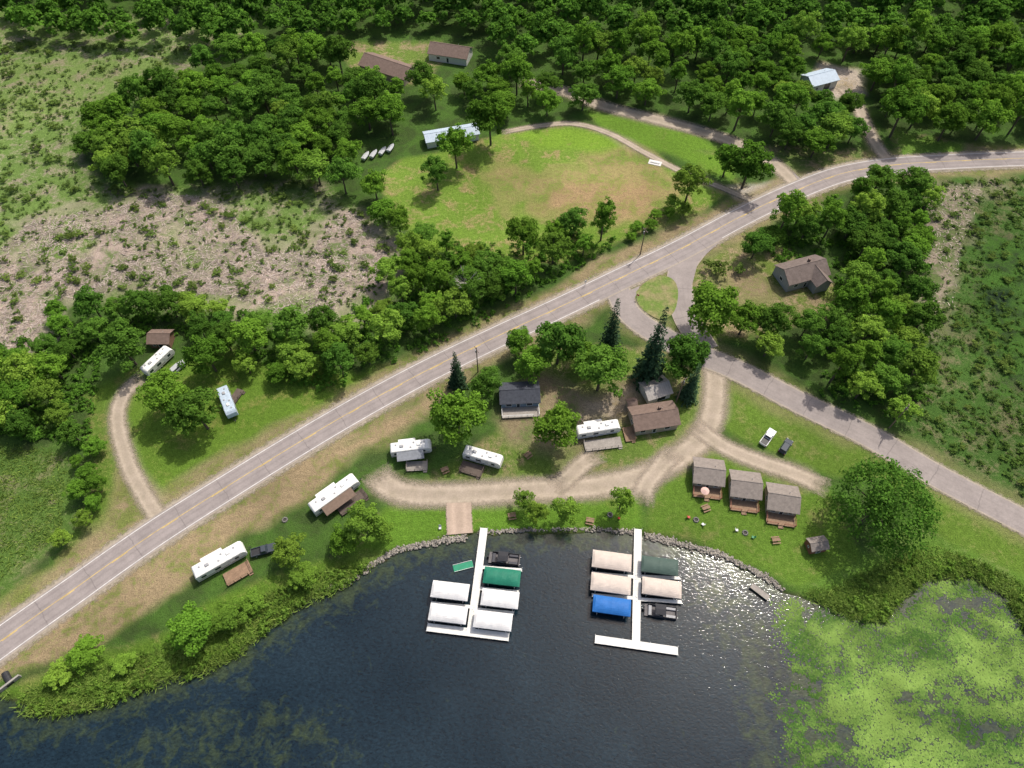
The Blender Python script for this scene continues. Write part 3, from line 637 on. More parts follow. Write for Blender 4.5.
trailer('white trailer with grey patio left of the brown-roofed house', (577, 430), (620, 423), slide=1, stripe=(.15, .2, .3))
deck('long grey deck in front of the trailer beside the brown-roofed house', 603, 444, R(8), 9.5, 3.0, WOODG, 'SW')
deck('reddish wooden deck between that trailer and the brown-roofed house', 629, 434, R(8), 2.6, 4.2, WOOD, 'E')
trailer('long white trailer under the trees beside the left farm drive', (143, 370), (169, 346), slide=0, group='travel trailers on the left lawn')
trailer('pale blue-grey trailer beside the big round trees on the left lawn', (221, 386), (231, 413), slide=0, shell=M('pale_blue_shell', (.42, .50, .58), .45), roof=M('blue_grey_roof', (.40, .48, .56), .6), group='travel trailers on the left lawn')
deck('small dark deck beside the pale blue-grey trailer', 236, 396, R(70), 4.5, 2.2, WOODD, 'S')
# ------------------------------------------------------------ vehicles
def car(name, label, cat, a, b, paint_c, pickup=False, L=4.8, W=1.9):
    rz, _ = ang(a, b); c_ = G((a[0]+b[0])/2, (a[1]+b[1])/2, 1); e = empty(name, (c_.x, c_.y, .12), rz, label, cat, 'parked vehicles')
    pm = M('paint_%d' % int(paint_c[0]*1000+paint_c[2]*100), paint_c, .5, .04, spec=.2); hx, hy = L/2, W/2
    m = MB()
    if pickup: m.prism([(-hx, .45), (hx, .45), (hx, .95), (hx-.15, 1.08), (hx*.42, 1.15), (-hx*.18, 1.15), (-hx*.18, .85), (-hx+.1, .85), (-hx+.1, 1.12), (-hx, 1.12)], -hy, hy)
    else: m.prism([(-hx, .42), (hx, .42), (hx, .8), (hx-.2, .98), (hx*.45, 1.08), (-hx+.1, 1.1), (-hx, .95)], -hy, hy)
    m.build('body', pm, e, .07)
    if pickup:
        for s_ in (-1, 1):
            m = MB(); y0, y1 = sorted((s_*(hy-.12), s_*(hy-.005))); m.box(-hx+.05, -hx*.18, y0, y1, .84, 1.16); m.build('bed_side', pm, e)
        m = MB(); m.box(-hx+.15, -hx*.2, -hy+.14, hy-.14, .86, .89); m.build('bed_liner', DARK, e)
        a0, a1, b0, b1 = -hx*.17, hx*.42, -hx*.12, hx*.2
    else: a0, a1, b0, b1 = -hx+.12, hx*.42, -hx+.4, hx*.16
    zt = 1.78 if pickup else 1.68
    A = (a0, a1, -hy+.06, hy-.06); B = (b0, b1, -hy+.25, hy-.25); m = MB(); m.frus(A, 1.08, B, zt); m.build('cab', pm, e, .04)
    cs = [Vector(q) for q in m.v]; cen = Vector(((a0+a1)/2, 0, 1.4))
    for nm, ids in (('windshield', (1, 2, 6, 5)), ('rear_window', (3, 0, 4, 7)), ('side_window', (0, 1, 5, 4)), ('side_window', (2, 3, 7, 6))):
        q = [cs[i] for i in ids]; mid = sum(q, Vector())/4; nn = (q[1]-q[0]).cross(q[3]-q[0]).normalized()
        if nn.dot(mid-cen) < 0: nn = -nn
        q = [mid+(p_-mid)*.82+nn*.012 for p_ in q]; w_ = MB(); w_.add(q, [(0, 1, 2, 3)]); w_.build(nm, GLASS, e)
    for sx in (-1, 1):
        for sy in (-1, 1): wheel(e, sx*hx*.62, sy*(hy-.1), .36, .24)
    for sy in (-1, 1):
        m = MB(); m.box(hx-.04, hx+.03, sy*(hy-.3)-.18, sy*(hy-.3)+.18, .68, .84); m.build('headlight', TRIM, e)
        m = MB(); m.box(-hx-.03, -hx+.04, sy*(hy-.2)-.1, sy*(hy-.2)+.1, .68, .95); m.build('tail_light', M('tail_red', (.35, .02, .02), .3), e)
        m = MB(); m.box(hx*.3, hx*.38, sy*(hy+.08)-.08, sy*(hy+.08)+.08, 1.05, 1.2); m.build('mirror', DARK, e)
    return e
car('pickup_truck', 'white pickup truck parked on the grass beside a dark car', 'pickup truck', (763, 444), (773, 430), (.72, .72, .71), True, 5.6, 2.0)
car('parked_car', 'dark blue-grey car parked right of the white pickup truck', 'car', (782, 452), (790, 440), (.035, .045, .06))
car('pickup_truck', 'dark pickup truck parked right of the lone lower-left trailer', 'pickup truck', (252, 553), (274, 547), (.05, .06, .075), True, 5.5, 2.0)
car('parked_car', 'small silver car half under the trees beside the farm drive trailer', 'car', (172, 372), (183, 362), (.4, .41, .42))
# ------------------------------------------------------------ docks, lifts, boats
DOCK = M('white_dock_boards', (.68, .67, .63), .6, .1, 1, stripe=(1, .5, .12))
def dock(label, top, bot, cl_, cr_, fingers):
    p, q = G(*top, .3), G(*bot, .3); e = empty('dock', (p.x, p.y, -.5), 0, label, 'dock', 'white boat docks')
    def plank(name, a, b, wd, dz=0):
        a = a-p; b = b-p; t = (b-a).normalized(); n = Vector((-t.y, t.x, 0))*wd/2; z1 = .8+dz
        vs = [a-n, b-n, b+n, a+n]; vs = [(v.x, v.y, z1-.15) for v in vs]+[(v.x, v.y, z1) for v in vs]
        m = MB(); m.add(vs, [(3, 2, 1, 0), (4, 5, 6, 7), (0, 1, 5, 4), (1, 2, 6, 5), (2, 3, 7, 6), (3, 0, 4, 7)]); m.build(name, DOCK, e)
        L = (b-a).length; k_ = max(1, int(L/5))
        for i in range(k_+1):
            c_ = a+(b-a)*(i/k_)
            for s_ in (-1, 1):
                m = MB(); u = c_+n*s_*1.06; m.tube((u.x, u.y, -1.6), (u.x, u.y, 1.15), .05, n=6); m.build('leg', ALU, e)
    plank('walkway', p, q, 1.75); a, b = G(*cl_, .3), G(*cr_, .3); plank('end_platform', a, b, 1.7, .006)
    for i, (f0, f1) in enumerate(fingers): plank('finger', G(*f0, .3), G(*f1, .3), .75, -.006-.003*i)
    return e
dock('white T-shaped dock on the left with six boat berths', (484, 528), (471, 630), (427, 627), (509, 637), [((431, 603), (473, 607)), ((476, 588), (519, 592)), ((474, 609), (514, 613)), ((480, 567), (522, 570))])
dock('white T-shaped dock on the right with six boat berths', (638, 529), (636, 646), (595, 639), (678, 651), [((592, 573), (636, 577)), ((592, 595), (636, 598)), ((637, 576), (680, 578)), ((637, 599), (682, 602))])
def lift(label, px, py, rz, mat, L=8.2, W=3.7, arch=.6):
    zt = 2.4; c_ = G(px, py, zt); e = empty('boat_lift', (c_.x, c_.y, -.5), rz, label, 'boat lift', 'canopied boat lifts')
    zb = zt+.5; n = 10; nxs = 16; V, Fc = [], []
    for i in range(nxs+1):
        t = i/nxs*2-1; x = t*L/2; en = 1-abs(t)**8*.75; sag = .05*abs(math.sin(t*7.0))
        ring = [(-W/2, zb-.75)]+[(-W/2+W*j/n, zb-.3-sag+arch*(1-abs(2*j/n-1)**2.2)*en) for j in range(n+1)]+[(W/2, zb-.75)]
        V += [(x, y+rng.uniform(-.015, .015), z+rng.uniform(-.02, .02)) for y, z in ring]
    k_ = n+3
    for i in range(nxs):
        for j in range(k_-1): Fc.append((i*k_+j, (i+1)*k_+j, (i+1)*k_+j+1, i*k_+j+1))
    for i, s_ in ((0, -1), (nxs, 1)):
        Fc.append(tuple(range(i*k_, i*k_+k_)) if s_ < 0 else tuple(range(i*k_+k_-1, i*k_-1, -1)))
    m = MB(); m.add(V, Fc); m.build('canopy', mat, e)
    for x in (-L*.36, L*.36):
        for y in (-W/2+.12, W/2-.12):
            m = MB(); m.tube((x, y, -1.2), (x, y, zb-.4), .06, n=6); m.build('post', ALU, e)
        m = MB(); m.tube((x, -W/2+.12, .25), (x, W/2-.12, .25), .07, n=6); m.build('beam', ALU, e)
    for y in (-.8, .8): m = MB(); m.tube((-L*.4, y, .4), (L*.4, y, .4), .08, n=6); m.build('bunk', GREY, e)
    return e
RL = ang((427, 627), (509, 637))[0]; RR = ang((595, 639), (678, 651))[0]
cw = M('white_canopy', (.64, .63, .62), .6, .08, .6); cb = M('beige_canopy', (.54, .46, .40), .65, .1, .6); cg = M('green_canopy', (.015, .16, .10), .6, .12, .6); cbl = M('blue_canopy', (.02, .13, .40), .6, .12, .6); cdg = M('dark_green_canopy', (.06, .095, .08), .65, .1, .6)
lift('white-canopied boat lift left of the left dock, upper of the two on that side', 450, 590, RL, cw)
lift('white-canopied boat lift left of the left dock, beside the end platform', 448, 613, RL, cw)
lift('boat lift with bright green canopy on the right side of the left dock', 502, 576, RL, cg)
lift('boat lift with white canopy just below the bright green one', 500, 598, RL, cw)
lift('boat lift with white canopy at the lower right corner of the left dock', 493, 620, RL, cw)
lift('beige-canopied boat lift nearest the shore on the left of the right dock', 612, 560, RR, cb, 8.8, 4.0)
lift('boat lift with beige canopy between another beige one and the blue one', 611, 583, RR, cb, 8.8, 4.0)
lift('boat lift with bright blue canopy on the right dock', 612, 605, RR, cbl)
lift('dark green-canopied boat lift nearest shore on the right of the right dock', 660, 565, RR, cdg)
lift('boat lift with beige canopy on the right of the right dock', 662, 587, RR, cb, 8.6, 3.8)
def pontoon(label, px, py, rz, side, cover, L=7.4, W=2.6):
    c_ = G(px, py, .6); e = empty('pontoon_boat', (c_.x, c_.y, -.5), rz, label, 'pontoon boat', 'uncovered boats at the docks')
    for s_ in (-1, 1):
        m = MB(); m.tube((-L/2, s_*.85, .05), (L/2-.9, s_*.85, .05), .32, n=12); m.tube((L/2-.9, s_*.85, .05), (L/2, s_*.85, .2), .32, .05, 12); m.build('pontoon', ALU, e, smooth=True)
    m = MB(); m.box(-L/2, L/2-.3, -W/2, W/2, .38, .46); m.build('deck', M('boat_floor', (.14, .13, .13), .8), e)
    m = MB()
    for s_ in (-1, 1): y0, y1 = sorted((s_*(W/2-.05), s_*(W/2-.1))); m.box(-L/2+.7, L/2-.5, y0, y1, .47, 1.15)
    m.box(L/2-.55, L/2-.5, -W/2+.11, W/2-.11, .47, 1.15); m.build('side_panel', side, e)
    for x0, x1, y0, y1 in ((L*.12, L/2-.7, -W/2+.12, -W/2+.75), (L*.12, L/2-.7, W/2-.75, W/2-.12), (-L/2+.8, -L/2+1.5, -W/2+.12, W/2-.3)):
        m = MB(); m.box(x0, x1, y0, y1, .47, .9); m.build('seat', cover, e, .08)
    m = MB(); m.frus((-.4, .4, -W/2+.15, -W/2+.8), .47, (-.3, .2, -W/2+.2, -W/2+.75), 1.35); m.build('console', DARK, e, .05)
    m = MB(); m.frus((-L/2-.5, -L/2, -.22, .22), .2, (-L/2-.4, -L/2-.05, -.18, .18), 1.1); m.build('motor', DARK, e, .06)
    m = MB(); m.add([(-L*.22, -1.15, 2.1), (L*.1, -1.15, 2.1), (L*.1, 1.15, 2.1), (-L*.22, 1.15, 2.1), (-L*.2, 0, 2.3), (L*.08, 0, 2.3)], [(0, 1, 5, 4), (4, 5, 2, 3), (1, 2, 5), (0, 4, 3)]); m.build('bimini_top', M('black_bimini', (.03, .03, .035), .7), e)
    m = MB()
    for s_ in (-1, 1): m.tube((-.2, s_*1.2, 1.1), (-L*.2, s_*1.15, 2.1), .025, n=5); m.tube((-.2, s_*1.2, 1.1), (L*.09, s_*1.15, 2.1), .025, n=5)
    m.build('bimini_frame', ALU, e)
pontoon('black pontoon boat moored nearest the shore on the right of the left dock', 505, 558, RL, M('black_boat_side', (.02, .02, .022), .4), M('dark_seat', (.06, .06, .07), .6))
pontoon('dark pontoon boat with grey seats moored on the right of the right dock', 662, 611, RR, M('charcoal_boat_side', (.04, .04, .05), .4), M('light_seat', (.33, .33, .34), .6))
c_ = G(463, 566, -.2); e = empty('swim_raft', (c_.x, c_.y, -.5), ang((452, 569), (475, 563))[0], 'small bright green floating raft left of the left dock', 'raft')
m = MB(); m.box(-2.3, 2.3, -.9, .9, -.1, .2); m.build('float', M('green_raft', (.02, .22, .12), .5), e, .12)
for y in (-.82, .82): m = MB(); m.tube((-2.2, y, .28), (2.2, y, .28), .05); m.build('edge_rope', TRIM, e)
c_ = G(760, 592, 0); e = empty('small_dock', (c_.x, c_.y, -.5), R(-42), 'small grey wooden dock at the right end of the rocky shore', 'dock')
m = MB(); m.box(-2.2, 2.2, -.65, .65, .55, .68); m.build('platform', WOODG, e)
for x in (-2, 0, 2):
    for y in (-.7, .7): m = MB(); m.tube((x, y, -1.2), (x, y, 1), .06, n=6); m.build('leg', POLE, e)
BCV = M('dull_boat_cover', (.42, .43, .44), .7, .15)
def motorboat(label, px, py, rz, L=5.5):
    c_ = G(px, py, .8); e = empty('motorboat', (c_.x, c_.y, .1), rz, label, 'boat', 'boats stored beside the ball field trees')
    st = [(-1, .95, .35), (-.5, 1.0, .3), (0, 1.0, .3), (.5, .8, .35), (.85, .4, .5), (1, .04, .75)]; m = MB(); V, Fc = [], []
    for t, w_, kz in st: w_ *= .85; x = t*L/2; V += [(x, -w_, 1.15), (x, -w_*.75, .6), (x, 0, kz), (x, w_*.75, .6), (x, w_, 1.15)]
    for i in range(5):
        for j in range(4): Fc.append((i*5+j, (i+1)*5+j, (i+1)*5+j+1, i*5+j+1))
    Fc.append((0, 1, 2, 3, 4)); m.add(V, Fc); m.build('hull', WHITE, e)
    m = MB(); V = []
    for t, w_, kz in st: w_ *= .85; V += [(t*L/2, -w_, 1.16), (t*L/2, 0, 1.3), (t*L/2, w_, 1.16)]
    m.add(V, [(i*3+j, i*3+j+3, i*3+j+4, i*3+j+1) for i in range(5) for j in range(2)]); m.build('cover', BCV, e)
    m = MB(); m.box(-L*.3, L*.3, -.5, .5, .15, .32); m.build('trailer', DARK, e)
    return e
for i, (x, y) in enumerate([(366, 156), (374, 154), (383, 151), (391, 148)]):
    motorboat(['leftmost', 'second from left', 'third from left', 'rightmost'][i]+' of four covered boats stored at the wood edge', x, y, R(70), 4.2)
# ------------------------------------------------------------ small things
def picnic(label, px, py, rz, mat=WOOD):
    c_ = G(px, py, .5); e = empty('picnic_table', (c_.x, c_.y, .02), rz, label, 'picnic table', 'picnic tables in the park')
    m = MB(); m.box(-.95, .95, -.38, .38, .7, .76); m.build('tabletop', mat, e)
    for s_ in (-1, 1):
        m = MB(); m.box(-.95, .95, s_*.75-.14, s_*.75+.14, .42, .47); m.build('bench', mat, e)
        m = MB(); m.tube((s_*.7, -.7, 0), (s_*.7, -.2, .7), .05, n=4); m.tube((s_*.7, .7, 0), (s_*.7, .2, .7), .05, n=4); m.tube((s_*.7, -.8, .4), (s_*.7, .8, .4), .04, n=4); m.build('leg', mat, e)
picnic('wooden picnic table on the lawn above the left dock', 512, 516, R(10)); picnic('wooden picnic table on the shore lawn left of the right dock', 590, 521, R(-12))
picnic('wooden picnic table between the left and middle cabins', 706, 508, R(20)); picnic('wooden picnic table below the right cabin', 776, 540, R(5))
picnic('wooden picnic table on the lawn between the two upper trailers', 445, 470, R(25)); picnic('picnic table under the tree right of the short white trailer', 528, 455, R(40))
def firepit(label, px, py):
    c_ = G(px, py); e = empty('fire_pit', (c_.x, c_.y, .02), 0, label, 'fire pit', 'stone fire pits on the lawns'); m = MB()
    for i in range(10):
        a = i*.628; x, y = math.cos(a)*.55, math.sin(a)*.55; m.frus((x-.17, x+.17, y-.17, y+.17), 0, (x-.12, x+.12, y-.12, y+.12), .3)
    m.build('stone_ring', M('ring_stone', (.2, .19, .17), .9), e); m = MB(); m.tube((0, 0, 0), (0, 0, .1), .42, n=12); m.build('ash', M('ash', (.06, .055, .05), .95), e)
firepit('stone fire pit ring on the lawn below the left cabin', 696, 520); firepit('stone fire pit ring on the lawn below the middle cabin', 745, 533); firepit('stone fire pit ring right of the lower-left trailer', 285, 520); firepit('stone fire pit ring on the shore lawn above the right dock', 610, 515)
def chair(label, px, py, rz, mat, z=.05):
    c_ = G(px, py, z+.4); e = empty('lawn_chair', (c_.x, c_.y, z), rz, label, 'chair', 'lawn chairs around the park')
    m = MB(); m.box(-.28, .28, -.28, .28, .36, .42); m.build('seat', mat, e); m = MB(); m.add([(-.28, .26, .4), (.28, .26, .4), (.28, .5, 1.05), (-.28, .5, 1.05), (-.28, .31, .38), (.28, .31, .38), (.28, .55, 1.03), (-.28, .55, 1.03)], [(0, 1, 2, 3), (7, 6, 5, 4), (0, 4, 5, 1), (3, 2, 6, 7), (0, 3, 7, 4), (1, 5, 6, 2)]); m.build('backrest', mat, e)
    for x in (-.25, .25):
        for y in (-.25, .25): m = MB(); m.box(x-.03, x+.03, y-.03, y+.03, 0, .36); m.build('leg', mat, e)
CR = M('red_plastic', (.4, .04, .03), .5); CWh = M('white_plastic', (.6, .6, .6), .5); CG = M('green_plastic', (.03, .2, .08), .5)
chair('red lawn chair beside the fire pit below the left cabin', 689, 517, R(90), CR); chair('white lawn chair beside the fire pit below the left cabin', 703, 524, R(220), CWh)
chair('white lawn chair beside the fire pit below the middle cabin', 737, 530, R(80), CWh); chair('green lawn chair beside the fire pit below the middle cabin', 753, 537, R(250), CG)
chair('white lawn chair on the shore lawn near the boat ramp', 440, 528, R(0), CWh); chair('red lawn chair on the shore lawn by the right dock', 619, 518, R(160), CR)
c_ = G(705, 491, 2.4); e = empty('patio_umbrella', (c_.x, c_.y, .42), 0, 'small round pink and white patio umbrella on the left cabin porch', 'umbrella')
m = MB(); n = 10; m.add([(0, 0, 2.45)]+[(1.05*math.cos(i*6.283/n), 1.05*math.sin(i*6.283/n), 2.05) for i in range(n)], [(0, 1+i, 1+(i+1) % n) for i in range(n)]); m.build('canopy', M('pink_cloth', (.58, .38, .33), .7), e)
m = MB(); m.tube((0, 0, 0), (0, 0, 2.42), .03, n=6); m.build('pole', ALU, e)
def upole(label, px, py, rz, h=11):
    p = G(px, py); e = empty('utility_pole', (p.x, p.y, 0), rz, label, 'utility pole', 'wooden utility poles')
    m = MB(); m.tube((0, 0, -.2), (0, 0, h), .19, .12, 8); m.build('pole', POLE, e)
    m = MB(); m.box(-1.2, 1.2, -.07, .07, h-.9, h-.75); arm = m.build('crossarm', POLE, e)
    for x in (-1.1, -.5, .5, 1.1): m = MB(); m.tube((x, 0, h-.75), (x, 0, h-.5), .06, .04, 6); m.build('insulator', GREY, arm)
    m = MB(); m.tube((.3, 0, h-2.4), (.3, 0, h-1.5), .22, n=8); m.build('transformer', GREY, e)
upole('tall wooden utility pole beside the side road at the right', 889, 428, R(60)); upole('wooden utility pole on the verge by the drive behind the garage', 676, 402, R(40)); upole('wooden utility pole on the south verge above the middle of the main road', 478, 372, R(120)); upole('wooden utility pole beside the far end of the field verge', 640, 255, R(120))
def sign(label, px, py, rz, mat, hgt=2.1, shape='rect'):
    p = G(px, py); e = empty('road_sign', (p.x, p.y, 0), rz, label, 'road sign', None)
    m = MB(); m.box(-.04, .04, -.04, .04, -.2, hgt+.4); m.build('post', ALU, e)
    m = MB()
    if shape == 'rect': m.box(-.4, .4, -.065, -.045, hgt-.5, hgt+.35)
    else:
        r = .42; V = [(r*math.cos(R(22.5+45*i)), -.065, hgt+r*math.sin(R(22.5+45*i))) for i in range(8)]; V += [(x, -.045, z) for x, _, z in V]
        m.add(V, [tuple(range(8)), tuple(range(15, 7, -1))]+[(i, i+8, (i+1) % 8+8, (i+1) % 8) for i in range(8)])
    m.build('panel', mat, e)
sign('small red octagonal sign where the side road meets the main road', 637, 300, R(150), M('sign_red', (.5, .02, .02), .4), shape='oct'); sign('small white sign on the north verge opposite the road fork', 585, 286, R(30), TRIM)
c_ = G(655, 163); e = empty('bench', (c_.x, c_.y, .02), R(-20), 'small white slab and bench beside the ball field track', 'bench')
m = MB(); m.box(-2.2, 2.2, -1.2, 1.2, 0, .12); m.build('slab', M('concrete', (.6, .58, .54), .9), e); m = MB(); m.box(-1.6, 1.6, -.2, .2, .5, .58); m.build('seat', TRIM, e)
for x in (-1.4, 1.4): m = MB(); m.box(x-.06, x+.06, -.15, .15, .12, .5); m.build('leg', ALU, e)
c_ = G(11, 684); e = empty('culvert', (c_.x, c_.y, -.6), R(45), 'grey concrete culvert headwall below the road at the lower left', 'culvert')
m = MB(); m.box(-2.2, -.75, -.2, .2, 0, 1.3); m.box(.75, 2.2, -.2, .2, 0, 1.3); m.box(-2.2, 2.2, -.2, .2, 1.3, 1.7); m.build('headwall', M('concrete_wall', (.3, .28, .25), .9), e); m = MB(); m.tube((0, -.25, .6), (0, 3, .6), .7, n=16); m.build('pipe', DARK, e)
# ------------------------------------------------------------ trees: the single ones
T = tree
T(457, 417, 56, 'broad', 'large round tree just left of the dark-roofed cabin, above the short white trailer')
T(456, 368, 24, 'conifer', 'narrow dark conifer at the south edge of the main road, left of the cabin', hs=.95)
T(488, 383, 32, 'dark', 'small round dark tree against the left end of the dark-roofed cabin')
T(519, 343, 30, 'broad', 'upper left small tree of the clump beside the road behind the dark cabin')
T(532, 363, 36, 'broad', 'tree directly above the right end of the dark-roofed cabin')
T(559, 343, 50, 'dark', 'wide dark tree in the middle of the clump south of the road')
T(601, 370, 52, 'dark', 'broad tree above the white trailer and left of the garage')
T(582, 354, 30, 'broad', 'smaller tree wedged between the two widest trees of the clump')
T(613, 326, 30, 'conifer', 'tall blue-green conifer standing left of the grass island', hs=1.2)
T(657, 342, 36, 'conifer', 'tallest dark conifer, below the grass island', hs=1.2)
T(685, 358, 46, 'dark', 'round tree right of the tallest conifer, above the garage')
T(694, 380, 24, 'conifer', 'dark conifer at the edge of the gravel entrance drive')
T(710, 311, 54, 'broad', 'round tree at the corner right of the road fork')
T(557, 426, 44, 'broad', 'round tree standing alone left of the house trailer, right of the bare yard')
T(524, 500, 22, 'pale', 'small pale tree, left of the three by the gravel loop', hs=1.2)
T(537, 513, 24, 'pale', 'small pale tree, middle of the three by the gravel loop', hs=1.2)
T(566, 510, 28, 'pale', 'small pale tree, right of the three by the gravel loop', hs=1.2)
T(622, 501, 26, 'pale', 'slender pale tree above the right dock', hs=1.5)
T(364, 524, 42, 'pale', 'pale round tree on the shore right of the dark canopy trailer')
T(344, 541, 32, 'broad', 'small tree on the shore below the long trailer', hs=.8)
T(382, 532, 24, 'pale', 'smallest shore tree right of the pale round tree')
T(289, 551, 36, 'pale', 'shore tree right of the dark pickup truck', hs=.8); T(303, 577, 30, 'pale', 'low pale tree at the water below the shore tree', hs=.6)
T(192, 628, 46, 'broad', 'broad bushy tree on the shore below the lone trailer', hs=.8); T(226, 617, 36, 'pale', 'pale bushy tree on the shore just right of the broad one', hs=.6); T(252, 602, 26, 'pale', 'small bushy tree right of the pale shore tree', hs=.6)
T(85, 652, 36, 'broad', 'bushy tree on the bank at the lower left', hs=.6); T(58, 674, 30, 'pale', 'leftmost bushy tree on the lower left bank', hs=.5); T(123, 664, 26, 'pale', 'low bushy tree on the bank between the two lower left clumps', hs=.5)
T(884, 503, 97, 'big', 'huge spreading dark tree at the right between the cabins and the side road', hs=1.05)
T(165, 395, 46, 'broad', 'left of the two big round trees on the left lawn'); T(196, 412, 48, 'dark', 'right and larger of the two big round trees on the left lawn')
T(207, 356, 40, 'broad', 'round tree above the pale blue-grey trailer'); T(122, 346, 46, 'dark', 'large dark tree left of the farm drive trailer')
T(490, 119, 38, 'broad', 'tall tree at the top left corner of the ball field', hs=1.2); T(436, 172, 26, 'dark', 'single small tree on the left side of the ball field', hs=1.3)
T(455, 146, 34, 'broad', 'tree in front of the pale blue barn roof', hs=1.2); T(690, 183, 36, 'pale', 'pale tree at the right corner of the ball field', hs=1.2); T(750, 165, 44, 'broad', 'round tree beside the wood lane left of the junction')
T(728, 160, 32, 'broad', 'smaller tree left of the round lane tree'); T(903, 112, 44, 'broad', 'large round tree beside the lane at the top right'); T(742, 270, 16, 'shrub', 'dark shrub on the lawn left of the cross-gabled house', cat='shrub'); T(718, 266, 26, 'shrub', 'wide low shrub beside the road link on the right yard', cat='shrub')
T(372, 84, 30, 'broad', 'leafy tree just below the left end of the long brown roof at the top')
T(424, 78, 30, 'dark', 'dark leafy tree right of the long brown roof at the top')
# ------------------------------------------------------------ woods
clear = [wpoly(p) for p in [
 [(345, 40), (440, 36), (490, 40), (480, 62), (440, 92), (370, 98), (345, 74)], [(405, 118), (496, 112), (496, 165), (400, 170)], [(354, 142), (404, 136), (404, 186), (356, 190)],
 [(795, 62), (860, 66), (868, 108), (836, 114), (795, 104)], [(766, 250), (838, 244), (846, 300), (764, 312)], [(130, 320), (190, 320), (195, 392), (130, 395)]]]
lanes = [(DR['wood_lane'][0], 6.2), (DR['house_lane'][0], 6.5), (MAIN, 11), (SEC, 8.5), (LINK, 8), (DR['field_track'][0], 4), (DR['farm_drive'][0], 5)]
def scatter(pts, sp, z=5, tries=9000):
    P = wpoly(pts, z); lo = P.min(0); hi = P.max(0); X_ = rng.uniform(lo[0], hi[0], tries); Y_ = rng.uniform(lo[1], hi[1], tries)
    ok = sdf(X_, Y_, P) < 0
    for c in clear: ok &= sdf(X_, Y_, c) > 1
    for L_, dd in lanes: ok &= pdist(X_, Y_, L_[::3]) > dd
    ok &= sdf(X_, Y_, LAKE) > 2
    out = []
    for x, y in zip(X_[ok], Y_[ok]):
        if all((x-a)**2+(y-b)**2 > (sp*.95)**2 for a, b in TREES): TREES.append((x, y)); out.append((x, y))
    return out
def wood(pts, sp, rad, kinds, labels, group, hs=(.75, 1.15)):
    for x, y in scatter(pts, sp):
        kd = random.choice(kinds); r_ = random.uniform(*rad)
        if kd == 'tall': r_ *= .75
        tree_at(x, y, r_, kd, labels.get(kd, labels['']), group+(', '+kd if kd in labels else ''), random.uniform(*hs)); TREES.pop()
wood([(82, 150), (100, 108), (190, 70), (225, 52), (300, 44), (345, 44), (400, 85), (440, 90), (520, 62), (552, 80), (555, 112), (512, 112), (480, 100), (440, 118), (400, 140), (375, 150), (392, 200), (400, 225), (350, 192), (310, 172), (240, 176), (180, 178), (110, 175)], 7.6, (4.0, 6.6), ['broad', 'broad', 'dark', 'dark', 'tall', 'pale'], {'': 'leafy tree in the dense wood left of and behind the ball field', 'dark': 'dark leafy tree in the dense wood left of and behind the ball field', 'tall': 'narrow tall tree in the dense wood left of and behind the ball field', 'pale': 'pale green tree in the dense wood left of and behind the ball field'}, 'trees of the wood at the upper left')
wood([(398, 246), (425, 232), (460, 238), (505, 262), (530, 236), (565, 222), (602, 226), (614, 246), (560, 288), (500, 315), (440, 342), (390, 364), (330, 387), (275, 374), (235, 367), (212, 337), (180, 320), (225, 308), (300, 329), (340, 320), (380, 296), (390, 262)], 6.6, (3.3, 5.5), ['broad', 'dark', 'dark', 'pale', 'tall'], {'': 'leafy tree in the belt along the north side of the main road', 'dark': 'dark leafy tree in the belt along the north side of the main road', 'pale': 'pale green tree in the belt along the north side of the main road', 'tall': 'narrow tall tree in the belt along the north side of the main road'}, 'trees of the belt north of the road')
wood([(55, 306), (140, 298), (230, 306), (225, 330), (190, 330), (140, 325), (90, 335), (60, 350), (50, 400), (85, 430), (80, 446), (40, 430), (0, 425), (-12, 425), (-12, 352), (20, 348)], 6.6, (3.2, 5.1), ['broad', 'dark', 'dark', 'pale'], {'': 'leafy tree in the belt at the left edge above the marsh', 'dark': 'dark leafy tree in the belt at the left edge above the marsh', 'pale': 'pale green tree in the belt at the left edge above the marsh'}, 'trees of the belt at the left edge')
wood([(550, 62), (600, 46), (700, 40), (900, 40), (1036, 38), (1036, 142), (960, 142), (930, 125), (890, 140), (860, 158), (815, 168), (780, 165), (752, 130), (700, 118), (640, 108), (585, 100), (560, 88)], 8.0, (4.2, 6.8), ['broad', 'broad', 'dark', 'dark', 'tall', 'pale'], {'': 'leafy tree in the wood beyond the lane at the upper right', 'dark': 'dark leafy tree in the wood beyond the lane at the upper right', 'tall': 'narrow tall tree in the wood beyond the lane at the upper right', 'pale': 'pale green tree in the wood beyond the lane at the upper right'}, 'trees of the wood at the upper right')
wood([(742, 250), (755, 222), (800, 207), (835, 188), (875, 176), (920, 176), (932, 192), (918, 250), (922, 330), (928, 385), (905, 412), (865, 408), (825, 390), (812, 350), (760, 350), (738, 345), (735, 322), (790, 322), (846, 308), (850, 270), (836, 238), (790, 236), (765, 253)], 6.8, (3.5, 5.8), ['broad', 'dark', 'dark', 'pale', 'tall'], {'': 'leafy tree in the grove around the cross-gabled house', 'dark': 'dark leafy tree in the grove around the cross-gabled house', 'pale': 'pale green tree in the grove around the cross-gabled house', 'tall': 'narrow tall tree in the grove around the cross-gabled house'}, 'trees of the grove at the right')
wood([(66, 455), (92, 440), (95, 480), (85, 530), (40, 572), (0, 600), (-10, 590), (25, 563), (70, 520)], 4.2, (1.7, 2.8), ['broad', 'pale', 'broad'], {'': 'small bushy tree in the hedge beside the lower left marsh', 'pale': 'pale small bushy tree in the hedge beside the lower left marsh'}, 'trees of the lower left hedge')
